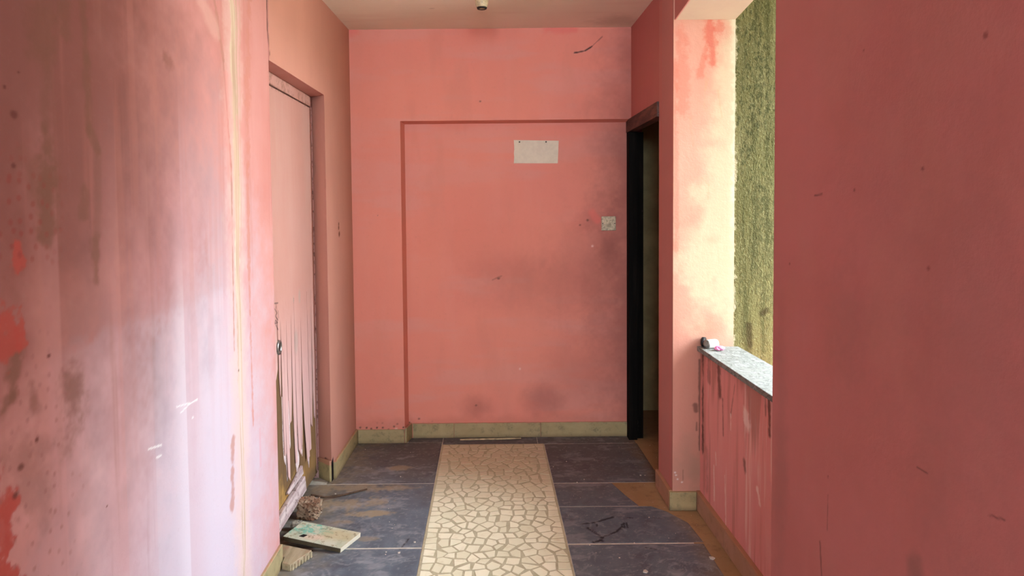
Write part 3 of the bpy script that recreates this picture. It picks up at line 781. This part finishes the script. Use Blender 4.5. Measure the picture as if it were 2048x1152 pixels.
# ---- floor: bed with pale joints, stone slabs, mosaic strip, brown cement margin
fb = MB(); fb.box(-1.25, 1.185, -3.4, 5.05, -.16, -.0022)
floor = tag(fb.build('floor', M['joint']), 'grey stone corridor floor with an ivory broken tile mosaic strip down the middle', 'floor', 'structure')
def slab(x0, xs, y0, y1, fine=True):
    """one floor stone; xs gives the outer edge as (y, x) stations"""
    st = .0060 if fine else .3
    ny = max(1, int((y1 - y0) / st)); nx = max(1, int(abs(xs[0][1] - x0) / st))
    def xe(y):
        for (ya, xa), (yb, xb) in zip(xs, xs[1:]):
            if ya <= y <= yb + 1e-9: return xa + (xb - xa) * (y - ya) / (yb - ya)
        return xs[-1][1]
    Y = np.linspace(y0, y1, ny + 1); E = np.array([xe(y) for y in Y]); S = np.linspace(0, 1, nx + 1)
    X = x0 + (E - x0)[:, None] * S[None, :]
    P = np.stack([X, np.repeat(Y[:, None], nx + 1, 1), np.zeros_like(X)], 2)
    P[:, :, 2] = .0006 * (vnoise(P[:, :, 0] * 6, P[:, :, 1] * 6, 3) - .5) - .0012 * ((S[None, :] < 1e-6) | (S[None, :] > 1 - 1e-6) | (np.arange(ny + 1)[:, None] == 0) | (np.arange(ny + 1)[:, None] == ny))
    P = P.reshape(-1, 3)
    rim = [k for k in range(nx + 1)] + [j * (nx + 1) + nx for j in range(1, ny + 1)] + [ny * (nx + 1) + k for k in range(nx - 1, -1, -1)] + [j * (nx + 1) for j in range(ny - 1, 0, -1)]
    low = P[rim] * [1, 1, 0] + [0, 0, -.02]; b0 = len(P)
    quads = [(j * (nx + 1) + k, j * (nx + 1) + k + 1, (j + 1) * (nx + 1) + k + 1, (j + 1) * (nx + 1) + k) for j in range(ny) for k in range(nx)]
    nr = len(rim)
    quads += [(rim[i], b0 + i, b0 + (i + 1) % nr, rim[(i + 1) % nr]) for i in range(nr)]
    if E[0] < x0: quads = [q[::-1] for q in quads]
    V = np.concatenate([P, low]); me = bpy.data.meshes.new('stone_slab'); me.from_pydata(V.tolist(), [], quads)
    c = wear_slab(Skin(V[:, 0], V[:, 1], V[:, 2], 'x', 'y')) if fine else np.zeros((len(V), 4))
    W = np.concatenate([c[:, :3] / np.maximum(c[:, 3:4], 1e-4), c[:, 3:4]], 1)
    at = me.attributes.new('wear', 'FLOAT_COLOR', 'POINT'); at.data.foreach_set('color', W.astype(np.float32).ravel())
    return link('stone_slab', me, M['slab'], floor)
SL, SR = -.305, .342
for y1, y0 in [(4.235, 3.605), (3.597, 2.915), (2.903, 2.21), (2.20, 1.50), (1.49, .80), (.79, .1), (.09, -.6), (-.61, -1.3), (-1.31, -3.2)]:
    w = -1.02 if 2.77 <= y0 < 3.6 else -.89
    slab(SL, [(y0, w), (y1, w)], y0, y1, y1 > 2.5)
slab(SR, [(3.593, .93), (4.19, .925)], 3.593, 4.19)
slab(SR, [(3.306, .74), (3.42, .70), (3.583, .655)], 3.306, 3.583)
slab(SR, [(2.936, .945), (3.12, .930), (3.24, .86), (3.299, .80)], 2.936, 3.299)
for y1, y0 in ((2.924, 2.21), (2.20, 1.50), (1.49, .80), (.79, .1), (.09, -.6), (-.61, -1.3), (-1.31, -3.2)):
    w = .94 if y0 > 2.1 else .893
    slab(SR, [(y0, w), (y1, w)], y0, y1, y1 > 2.5)
slab(-.52, [(4.240, -.303), (4.325, -.303)], 4.240, 4.325)
slab(-.300, [(4.197, .300), (4.325, .300)], 4.197, 4.325)
slab(.303, [(4.195, .92), (4.325, .92)], 4.195, 4.325)
cm = MB(); cm.box(.90, 1.18, 2.12, 3.46, -.03, -.0016); cm.box(.90, 2.05, 3.46, 4.87, -.03, -.0016)
cm.build('cement_margin', M['dirt'], floor)
cm = MB(); cm.poly_prism([(.72, 3.304), (.78, 3.303), (.845, 3.243), (.9005, 3.123), (.9005, 3.588), (.635, 3.588), (.686, 3.42)], 2, -.03, -.0015)
cm.build('cement_patch', M['dirt'], floor)

# broken tile mosaic: a strip split again and again by random lines, each shard inset and raised out of the grout
gb = MB(); gb.box(-.302, .338, -3.2, 4.192, -.02, .0008)
gb.build('mosaic_grout', M['grout'], floor)
def clip(poly, px, py, nx, ny):
    out = []
    for i in range(len(poly)):
        a, b = poly[i], poly[(i + 1) % len(poly)]
        da = (a[0] - px) * nx + (a[1] - py) * ny; db = (b[0] - px) * nx + (b[1] - py) * ny
        if da >= 0: out.append(a)
        if (da >= 0) != (db >= 0):
            t = da / (da - db); out.append((a[0] + (b[0] - a[0]) * t, a[1] + (b[1] - a[1]) * t))
    return out
def area(p): return abs(sum(p[i][0] * p[(i + 1) % len(p)][1] - p[(i + 1) % len(p)][0] * p[i][1] for i in range(len(p)))) / 2
rng = random.Random(41)
def crazy_cells(x0, x1, y0, y1, px_, py_):
    """crazy paving: the cell of every jittered lattice point, cut against its neighbours"""
    nx, ny = round((x1 - x0) / px_), round((y1 - y0) / py_)
    dx, dy = (x1 - x0) / nx, (y1 - y0) / ny
    pt = {}
    for j in range(ny):
        for i in range(nx):
            e = .5 if 0 < i < nx - 1 else .22
            pt[i, j] = (x0 + (i + .5 + rng.uniform(-e, e) * .72 + (.22 if j % 2 else -.22) * (0 < i < nx - 1)) * dx, y0 + (j + .5 + rng.uniform(-.36, .36)) * dy)
    out = []
    for (i, j), p in pt.items():
        poly = [(x0, y0), (x1, y0), (x1, y1), (x0, y1)]
        for b in range(-3, 4):
            for a in range(-3, 4):
                q = pt.get((i + a, j + b))
                if q is None or (a == 0 and b == 0): continue
                poly = clip(poly, (p[0] + q[0]) / 2, (p[1] + q[1]) / 2, p[0] - q[0], p[1] - q[1])
        if len(poly) >= 3: out.append(poly)
    return out
def inset(poly, d):
    r = poly
    ccw = sum(poly[i][0] * poly[(i + 1) % len(poly)][1] - poly[(i + 1) % len(poly)][0] * poly[i][1] for i in range(len(poly))) > 0
    for i in range(len(poly)):
        a, b = poly[i], poly[(i + 1) % len(poly)]
        ex, ey = b[0] - a[0], b[1] - a[1]; L = math.hypot(ex, ey)
        if L < 1e-5: continue
        nx, ny = (-ey / L, ex / L) if ccw else (ey / L, -ex / L)
        r = clip(r, a[0] + nx * d, a[1] + ny * d, nx, ny)
        if len(r) < 3: return None
    return r
shards = crazy_cells(-.296, .334, 2.60, 4.182, .0565, .0555)
tiles = [q for q in (inset(p, rng.uniform(.0034, .0066)) for p in shards) if q and area(q) > .0002]
def clean(p):
    """drop the shortest corners so that the chips stay angular"""
    p = list(p)
    while len(p) > 4:
        L = [math.hypot(p[i][0] - p[i - 1][0], p[i][1] - p[i - 1][1]) for i in range(len(p))]
        k = L.index(min(L))
        if L[k] > .019: break
        p.pop(k if rng.random() < .5 else k - 1)
    return p if len(p) >= 3 else None
tiles = [q for q in map(clean, tiles) if q]
tiles.sort(key=lambda p: sum(q[1] for q in p) / len(p))
def shard_mesh(mb_, p):
    t = .0024 + rng.uniform(-.0006, .0008)
    a = [mb_.bm.verts.new((x, y, -.002)) for x, y in p]; b = [mb_.bm.verts.new((x, y, t)) for x, y in p]
    mb_.bm.faces.new(b)
    for i in range(len(p)): mb_.bm.faces.new((a[i], a[(i + 1) % len(p)], b[(i + 1) % len(p)], b[i]))
vis = [p for p in tiles if max(q[1] for q in p) > 2.66]
rest = [p for p in tiles if max(q[1] for q in p) <= 2.66]
over = vis[300:]
for p in vis[:300]:
    m_ = MB(); shard_mesh(m_, p); m_.build('mosaic_tile', M['mosaic'], floor)
more = crazy_cells(-.296, .334, -3.15, 2.598, .0565, .0555)
m_ = MB()
for p in over + rest + [q for q in (inset(s_, .005) for s_ in more) if q and len(q) >= 3 and area(q) > .0003]: shard_mesh(m_, p)
ms = m_.build('mosaic_tiles', M['mosaic'], floor); ms['kind'] = 'stuff'

# ---- skirtings, tile by tile
def skirting(name, label, tiles_):
    parts = []
    r = root(name, (tiles_[0][1][0][0], tiles_[0][1][0][1], 0), label, 'skirting', 'structure')
    for mat, pts, h in tiles_:
        m_ = MB(); m_.poly_prism(pts, 2, 0.0005, h); m_.bevel(.002, 1); m_.build('skirting_tile', M[mat], r)
    return r
def run_x(x0, x1, y, t=.012, h=.097, mat='skirt'): return (mat, [(x0 + .001, y - t), (x1 - .001, y - t), (x1 - .001, y - .0005), (x0 + .001, y - .0005)], h)
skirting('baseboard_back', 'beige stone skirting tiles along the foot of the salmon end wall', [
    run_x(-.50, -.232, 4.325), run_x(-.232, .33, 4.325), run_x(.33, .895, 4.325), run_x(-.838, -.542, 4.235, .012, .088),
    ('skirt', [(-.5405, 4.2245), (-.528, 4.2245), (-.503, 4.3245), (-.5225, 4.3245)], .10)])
skirting('baseboard_left', 'pale beige skirting tiles along the foot of the left wall', [
    ('skirt', [(-.8845, 2.08), (-.872, 2.08), (-.872, 2.768), (-.8845, 2.768)], .095),
    ('skirt', [(-.8845, 1.40), (-.872, 1.40), (-.872, 2.078), (-.8845, 2.078)], .095),
    ('skirt', [(-.8845, .70), (-.872, .70), (-.872, 1.398), (-.8845, 1.398)], .095),
    ('skirt', [(-.8660, 3.668), (-.852, 3.668), (-.837, 4.222), (-.8505, 4.222)], .095),
    ('skirt', [(-.953, 3.688), (-.953, 3.697), (-.880, 3.6435), (-.8665, 3.6315), (-.876, 3.6215)], .118)])
skirting('baseboard_right', 'brown dusty skirting tiles around the pillar and along the parapet', [
    ('skirt_r', [(.877, 3.5295), (.877, 3.262), (.8945, 3.262), (.8945, 3.5295)], .095),
    ('skirt', [(.877, 3.242), (1.008, 3.242), (1.008, 3.2595), (.877, 3.2595)], .092),
    ('skirt_r', [(1.010, 3.2595), (1.010, 2.86), (1.0295, 2.86), (1.0295, 3.2595)], .095),
    ('skirt_r', [(1.010, 2.858), (1.010, 2.36), (1.0295, 2.36), (1.0295, 2.858)], .095),
    ('skirt_r', [(1.010, 2.358), (1.010, 2.112), (1.0295, 2.112), (1.0295, 2.358)], .095)])

# ================================================================ LEFT DOOR
d1 = root('door_1', (-.97, 3.23, 0), 'pink painted old door on the left, split and rotted to bare wood at the bottom', 'door', 'structure')
XD = -.955
mb = MB(); mb.box(-.990, -.959, 2.80, 3.684, .035, 2.038); mb.build('door_core', M['core'], d1)
mb = MB(); mb.poly_prism([(-1.015, 3.690), (-.958, 3.690), (-.952, 3.694), (-.952, 3.704), (-1.015, 3.706)], 2, 0.0, 2.10)
mb.build('door_jamb', M['doorpaint'], d1)
mb = MB(); mb.box(-1.015, -.958, 2.772, 2.795, 0, 2.10); mb.build('door_jamb', M['doorpaint'], d1)
mb = MB(); mb.box(-1.015, -.950, 2.772, 3.704, 2.045, 2.098); mb.bevel(.003, 1); mb.build('door_head', M['doorpaint'], d1)
def ribbon(yl, yr, zb, zt, curl=0.0, shift=0.0, gap=0.004, lean=0.0, mat='doorpaint', ragged=.02):
    """one split length of the door's skin; the gap closes towards the top and the foot curls off the core"""
    m_ = MB(); n = 9; L, R, Lb, Rb = [], [], [], []
    for i in range(n + 1):
        f = i / n; z = zt + (zb - zt) * f
        g = gap * max(0.0, f - .12) ** .6; tap = 1 - .55 * max(0, f - .8) / .2
        mid = (yl + yr) / 2 + shift * f * f; hw = max(.0015, ((yr - yl) / 2 - g) * tap) 
        wob = math.sin(z * 37 + yl * 90) * .002 * f
        x = XD + (-.0028 if mat == 'ply' else 0) + curl * max(0, f - .35) ** 2 + .0006 * math.sin(yl * 300)
        zl = z + (rng.uniform(-ragged, ragged) if i == n else 0); zr = z + (rng.uniform(-ragged, ragged) if i == n else 0)
        L.append(m_.bm.verts.new((x, mid - hw + wob, zl))); R.append(m_.bm.verts.new((x + lean * f, mid + hw + wob, zr)))
        Lb.append(m_.bm.verts.new((x - .003, mid - hw + wob, zl))); Rb.append(m_.bm.verts.new((x - .003 + lean * f, mid + hw + wob, zr)))
    for i in range(n):
        m_.bm.faces.new((L[i], R[i], R[i + 1], L[i + 1])); m_.bm.faces.new((Lb[i], Lb[i + 1], Rb[i + 1], Rb[i]))
        m_.bm.faces.new((L[i], L[i + 1], Lb[i + 1], Lb[i])); m_.bm.faces.new((R[i], Rb[i], Rb[i + 1], R[i + 1]))
    m_.bm.faces.new((L[0], Lb[0], Rb[0], R[0])); m_.bm.faces.new((L[n], R[n], Rb[n], Lb[n]))
    return m_.build('veneer_strip', M[mat], d1)
ZT = 1.06
mb = MB(); mb.box(XD - .003, XD, 2.80, 3.684, ZT, 2.038); mb.build('door_skin', M['doorpaint'], d1)
#        left px, right px (at v 850), foot px, curl, shift, gap, crack start
for uL, uR, zb, curl, shift, gap, lean in ((2.800, 3.025, 0.691, 0.0, 0.0, 0.002, 0), (3.025, 3.076, 0.639, 0.0, 0.0, 0.018, 0), (3.076, 3.114, 0.350, 0.006, 0.0, 0.008, 0.003), (3.114, 3.160, 0.228, 0.012, 0.0, 0.006, 0.004), (3.160, 3.241, 0.482, 0.0, 0.0, 0.016, 0), (3.241, 3.291, 0.267, 0.008, 0.002, 0.008, 0.003), (3.291, 3.352, 0.283, 0.01, 0.004, 0.008, 0.004), (3.352, 3.406, 0.292, 0.004, 0.0, 0.014, 0), (3.406, 3.471, 0.192, 0.024, 0.018, 0.012, 0.006), (3.471, 3.528, 0.238, 0.016, 0.01, 0.01, 0.004), (3.528, 3.608, 0.337, 0.004, 0.0, 0.016, 0), (3.608, 3.660, 0.353, 0.0, 0.0, 0.012, 0), (3.660, 3.684, 0.050, 0.0, 0.0, 0.002, 0)):
    ribbon(uL, uR, zb, ZT, curl, shift, gap, lean)
for uL, uR, zb, zt in ((3.076, 3.122, 0.296, 0.630), (3.114, 3.160, 0.212, 0.595), (3.168, 3.192, 0.335, 0.583), (3.266, 3.334, 0.193, 0.401), (3.361, 3.396, 0.237, 0.400), (3.480, 3.519, 0.153, 0.386)):      # grey white under layer of the ply hanging below the pink skin
    ribbon(uL, uR, zb, zt, .004, .004, .003, .0, 'ply', .03).name = 'ply_strip'
# bottom rail, weathered
mb = MB(); mb.hexa([(-.957, 2.86, .070), (-.930, 2.86, .070), (-.926, 3.345, .078), (-.957, 3.345, .078), (-.957, 2.86, .125), (-.936, 2.86, .130), (-.932, 3.345, .150), (-.957, 3.345, .150)])
mb.bevel(.002, 1).build('bottom_rail', M['plank'], d1)
mb = MB(); mb.hexa([(-.957, 3.10, .160), (-.941, 3.10, .160), (-.939, 3.345, .162), (-.957, 3.345, .162), (-.957, 3.10, .170), (-.947, 3.10, .172), (-.944, 3.345, .205), (-.957, 3.345, .205)])
mb.bevel(.002, 1).build('rail_splinter', M['plank'], d1)
# lock: steel rim round a dark hole
lk = (3.037, 0.868)
mb = MB(); n = 16
ring = [[mb.bm.verts.new((x, lk[0] + r * math.cos(2 * math.pi * k / n), lk[1] + r * 1.15 * math.sin(2 * math.pi * k / n))) for k in range(n)] for x, r in ((XD, .030), (XD + .008, .028), (XD + .008, .019), (XD + .001, .018))]
for a, b in zip(ring, ring[1:]):
    for k in range(n): mb.bm.faces.new((a[k], a[(k + 1) % n], b[(k + 1) % n], b[k]))
lock = mb.build('lock_rim', M['steel'], d1, True); lock['label'] = 'dull steel lock rim'
mb = MB(); mb.poly_prism([(lk[0] + .0185 * math.cos(2 * math.pi * k / n), lk[1] + .021 * math.sin(2 * math.pi * k / n)) for k in range(n)], 0, XD, XD + .0025)
mb.build('lock_hole', M['hole'], lock)

# ================================================================ RIGHT DOORWAY
d2 = root('door_2', (.97, 3.92, 0), 'black wooden door frame of the dark open doorway', 'door', 'structure')
mb = MB(); mb.poly_prism([(.888, 4.316), (.888, 4.245), (.940, 4.245), (.940, 4.275), (.985, 4.275), (.985, 4.316)], 2, .0, 1.955); mb.build('jamb', M['black'], d2)
mb = MB(); mb.poly_prism([(.905, 3.532), (.905, 3.575), (1.045, 3.575), (1.045, 3.532)], 2, .0, 1.955); mb.build('jamb', M['black'], d2)
mb = MB(); mb.poly_prism([(.884, 1.957), (.940, 1.957), (.940, 1.985), (.985, 1.985), (.985, 2.034), (.884, 2.034)], 1, 3.532, 4.316); mb.build('frame_head', M['head'], d2)

# ================================================================ THINGS ON WALLS AND CEILING
card = root('blank_card', (.312, 4.325, 1.765), 'blank off-white card nailed to the salmon end wall', 'card')
mb = MB(); mb.poly_prism([(.170, 1.918), (.456, 1.911), (.449, 1.768), (.169, 1.771), (.172, 1.81), (.170, 1.835), (.173, 1.86)], 1, 4.3195, 4.3235); mb.build('sheet', M['card'], card)
for x, z in ((0.206, 1.905), (0.375, 1.904)):
    mb = MB(); mb.tube([(x, 4.324, z), (x, 4.314, z), (x, 4.311, z)], [.0045, .005, .002], 8); mb.build('nail', M['iron'], card)

sw = root('switch_plate', (.77, 4.325, 1.335), 'grimy square switch plate on the end wall beside the dark doorway', 'switch')
mb = MB(); mb.box(.726, .818, 4.311, 4.3245, 1.336, 1.427); mb.bevel(.006, 3); mb.build('plate', M['plate'], sw)
mb = MB(); mb.box(.745, .799, 4.3085, 4.3115, 1.352, 1.412); mb.bevel(.0015, 1); mb.build('inner_frame', M['plate'], sw)
mb = MB(); mb.hexa([(.757, 4.306, 1.362), (.787, 4.306, 1.362), (.787, 4.3095, 1.362), (.757, 4.3095, 1.362), (.757, 4.301, 1.400), (.787, 4.301, 1.400), (.787, 4.3095, 1.402), (.757, 4.3095, 1.402)]); mb.bevel(.002, 1); mb.build('rocker', M['plate'], sw)
for x in (.7335, .8105):
    mb = MB(); mb.tube([(x, 4.3115, 1.381), (x, 4.3095, 1.381)], [.004, .0035], 10); mb.build('screw', M['iron'], sw)

lh = root('lamp_holder', (-.02, 3.50, CEIL), 'yellowed empty bulb holder on the ceiling', 'lamp holder')
def lathe(prof, cx, cy, n=24):
    m_ = MB(); rings = [[m_.bm.verts.new((cx + r * math.cos(2 * math.pi * k / n), cy + r * math.sin(2 * math.pi * k / n), z)) for k in range(n)] for r, z in prof]
    for a, b in zip(rings, rings[1:]):
        for k in range(n): m_.bm.faces.new((a[k], a[(k + 1) % n], b[(k + 1) % n], b[k]))
    m_.bm.faces.new(rings[0]); m_.bm.faces.new(rings[-1][::-1])
    return m_
lathe([(.046, CEIL - .0005), (.046, CEIL - .012), (.040, CEIL - .018), (.022, CEIL - .020)], -.02, 3.50).build('ceiling_rose', M['holder'], lh, True)
lathe([(.022, CEIL - .018), (.021, CEIL - .030), (.028, CEIL - .036), (.0325, CEIL - .046), (.0335, CEIL - .060), (.0315, CEIL - .074), (.027, CEIL - .085), (.022, CEIL - .091)], -.02, 3.50).build('socket_body', M['holder'], lh, True)
lathe([(.0265, CEIL - .0855), (.0245, CEIL - .0925), (.018, CEIL - .0945), (.014, CEIL - .090)], -.02, 3.50).build('socket_mouth', M['holderdark'], lh, True)
for s in (1, -1):
    mb = MB(); mb.tube([(-.02 + s * .044, 3.49, CEIL - .004), (-.02 + s * .038, 3.478, CEIL - .020), (-.02 + s * .020, 3.470, CEIL - .034), (-.02 + s * .006, 3.474, CEIL - .028)], .0032, 6); mb.build('flex', M['wire'], lh)
for s in (1, -1):
    mb = MB(); mb.tube([(-.02 + s * .021, 3.47, CEIL - .052), (-.02 + s * .034, 3.462, CEIL - .052)], .003, 6); mb.build('bayonet_pin', M['iron'], lh)

# ================================================================ THINGS ON THE SILL
def frame_tube(name, c, d, prof, mat, parent, seg=24):
    """turned shape about an axis d from point c; prof = (distance along, radius)"""
    m_ = MB(); d = Vector(d).normalized()
    m_.tube([Vector(c) + d * t for t, r in prof], [r for t, r in prof], seg)
    return m_.build(name, M[mat], parent, True)
bc = Vector((1.041, 3.197, .81)); bd = Vector((.93, .36, 0)).normalized()
bt = root('plastic_tub', (bc.x, bc.y, .81), 'small white plastic tub lying on its side at the end of the marble sill', 'tub')
frame_tube('tub_body', bc + Vector((0, 0, .021)), bd, [(0, .0205), (.003, .021), (.048, .021), (.055, .019), (.058, .014)], 'white', bt)
frame_tube('tub_rim', bc + Vector((0, 0, .021)), bd, [(-.006, .016), (-.0055, .0205), (.000, .0212), (.001, .0212)], 'grey', bt)
frame_tube('tub_mouth', bc + Vector((0, 0, .021)), bd, [(-.0085, .006), (-.008, .0145), (-.0058, .0148)], 'grey', bt)
cp = root('black_cap', (bc.x - .012, bc.y + .045, .81), 'black plastic cap standing behind the white tub on the sill', 'cap')
cc = Vector((bc.x - .008, bc.y + .048, .8335))
frame_tube('cap_wall', cc, (.80, -.6, 0), [(0, .0215), (.001, .0232), (.012, .0232), (.013, .022)], 'blackp', cp)
frame_tube('cap_rim', cc, (.80, -.6, 0), [(.0128, .0228), (.0145, .0228), (.0152, .021)], 'blackp', cp)
pk = Vector((1.085, 3.151, .81))
mb = MB(); bmesh.ops.create_icosphere(mb.bm, subdivisions=3, radius=1.0)
for v in mb.bm.verts:
    k = 1 + .22 * math.sin(v.co.x * 7 + v.co.z * 5) * math.cos(v.co.y * 9 + 1) + rng.uniform(-.07, .07)
    v.co = Vector((v.co.x * .023 * k, v.co.y * .016 * k, max(-.92, v.co.z) * .011 * k)) + pk + Vector((0, 0, .0112))
for v in mb.bm.verts: v.co.z = max(v.co.z, .8098)
tag(mb.build('wrapper', M['pink']), 'crumpled pink wrapper in front of the white tub on the sill', 'wrapper')

# ================================================================ RUBBLE BY THE DOOR
lb = root('broken_board', (-.86, 2.83, 0), 'dusty beige board end lying on the floor under the green painted board', 'board')
LB = [(-.925, 2.898), (-.770, 2.838), (-.828, 2.722), (-.868, 2.738), (-.871, 2.785), (-.945, 2.790)]
mb = MB(); mb.poly_prism(LB, 2, .0005, .030); mb.bevel(.0015, 1); mb.build('board_core', M['plank2'], lb)
for i in range(7):
    f0, f1 = (i + .12) / 7, (i + .62) / 7
    p0 = Vector((-.770, 2.838)).lerp(Vector((-.828, 2.722)), f0); p1 = Vector((-.770, 2.838)).lerp(Vector((-.828, 2.722)), f1)
    mb = MB(); mb.poly_prism([(p0.x - .003, p0.y), (p1.x - .003, p1.y), (p1.x + .004, p1.y - .002), (p0.x + .004, p0.y - .002)], 2, .002, .027 - .006 * (i % 2)); mb.build('edge_splinter', M['plank2'], lb)

gbd = root('painted_board', (-.76, 2.95, 0), 'flaked green and white painted board propped on the beige board by the door', 'board')
GT = [(-.915, 2.913, .056), (-.868, 3.060, .053), (-.592, 3.004, .024), (-.652, 2.862, .025)]
th = .020
nrm = (Vector(GT[1]) - Vector(GT[0])).cross(Vector(GT[3]) - Vector(GT[0])).normalized()
if nrm.z > 0: nrm = -nrm
def gp(u, v, w=0.0):
    a = Vector(GT[0]).lerp(Vector(GT[3]), u); b = Vector(GT[1]).lerp(Vector(GT[2]), u)
    return a.lerp(b, v) + nrm * w
mb = MB(); mb.hexa([gp(0, 0, th), gp(1, 0, th), gp(1, 1, th), gp(0, 1, th), gp(0, 0, .0012), gp(1, 0, .0012), gp(1, 1, .0012), gp(0, 1, .0012)]); mb.bevel(.001, 1); mb.build('board_core', M['boardedge'], gbd)
mb = MB(); mb.hexa([gp(0, 0, .002), gp(.53, 0, .002), gp(.53, 1, .002), gp(0, 1, .002), gp(0, 0), gp(.528, 0), gp(.528, 1), gp(0, 1)]); mb.build('painted_face', M['board'], gbd)
mb = MB(); mb.hexa([gp(.535, 0, .002), gp(1, 0, .002), gp(1, 1, .002), gp(.535, 1, .002), gp(.537, 0), gp(1, 0), gp(1, 1), gp(.537, 1)]); mb.build('painted_face', M['board'], gbd)
mb = MB(); mb.hexa([gp(.998, .01, th), gp(1.006, .01, th), gp(1.006, .99, th), gp(.998, .99, th), gp(.998, .01), gp(1.006, .01), gp(1.006, .99), gp(.998, .99)]); mb.build('end_grain', M['card'], gbd)
mb = MB(); mb.hexa([gp(*q) for q in ((.22, .16, .0), (.30, .16, .0), (.32, .30, .0), (.25, .30, .0), (.22, .16, -.0015), (.30, .16, -.0015), (.32, .30, -.0015), (.25, .30, -.0015))]); mb.build('knot_hole', M['hole'], gbd)

def rock(name, c, size, mat, label, cat, seed, sub=3, flat=.35):
    r2 = random.Random(seed); m_ = MB(); bmesh.ops.create_cube(m_.bm, size=2.0)
    bmesh.ops.subdivide_edges(m_.bm, edges=m_.bm.edges[:], cuts=sub * 2, use_grid_fill=True)
    rot = Matrix.Rotation(r2.uniform(-.4, .4), 3, 'Z')
    for v in m_.bm.verts:
        d = v.co.normalized(); p = v.co * (1 - flat) + d * 1.2 * flat
        k = 1 + r2.uniform(-.13, .13) + .08 * math.sin(p.x * 6 + seed) * math.sin(p.y * 7) 
        p = rot @ Vector((p.x * size[0], p.y * size[1], p.z * size[2])) * k
        v.co = Vector((c[0] + p.x, c[1] + p.y, max(0.001, p.z + size[2] * .97)))
    return tag(m_.build(name, M[mat]), label, cat)
rock('brick_chunk', (-.880, 3.215, 0), (.048, .036, .043), 'brick', 'broken brick chunk crusted with mortar behind the green painted board', 'brick', 3, 4, .25)
rock('rubble_stone', (-.905, 3.085, 0), (.022, .018, .020), 'stone', 'small grey stone between the brick chunk and the door', 'stone', 5, 2, .4)
mb = MB(); mb.tube([(-.905, 3.345, .052), (-.85, 3.385, .022), (-.76, 3.45, .0065), (-.655, 3.52, .0055)], [.0055, .0055, .005, .004], 8)
tag(mb.build('twig', M['rod'], None, True), 'thin brown twig lying on the floor behind the brick chunk', 'twig')
mb = MB(); mb.tube([(-.192, 4.262, .0065), (-.05, 4.268, .0065), (.10, 4.272, .0065), (.200, 4.279, .0065)], [.005, .006, .006, .004], 8)
tag(mb.build('stick', M['stick'], None, True), 'thin pale stick on the floor at the foot of the end wall', 'stick')

# paint flecks and grit, too small to count
r3 = random.Random(11); m_ = MB()
spots = [(0.832, 3.678, 0.006), (0.857, 3.678, 0.003), (0.935, 2.795, 0.012), (0.630, 2.695, 0.014), (-0.835, 3.262, 0.006), (-0.812, 3.475, 0.005), (0.546, 2.806, 0.004), (0.437, 2.918, 0.004), (0.469, 3.592, 0.004), (0.759, 3.175, 0.004), (-0.340, 2.956, 0.006), (-0.399, 2.865, 0.008), (0.447, 3.893, 0.004)]
for i in range(90):
    spots.append((r3.uniform(-.85, 1.0), r3.uniform(2.4, 4.15), .0012 + .0028 * r3.random() ** 3))
for x, y, s in spots:
    if -.30 < x < .34: continue
    a0 = r3.uniform(0, 6.28); n = r3.choice((4, 5))
    p = [(x + s * r3.uniform(.6, 1.2) * math.cos(a0 + 6.283 * k / n), y + s * r3.uniform(.6, 1.2) * math.sin(a0 + 6.283 * k / n)) for k in range(n)]
    m_.poly_prism(p, 2, .0002, .0012 + s * .25)
fl = m_.build('floor_grit', M['fleck']); tag(fl, 'pale paint flecks and grit scattered over the grey slabs', 'grit', 'stuff')
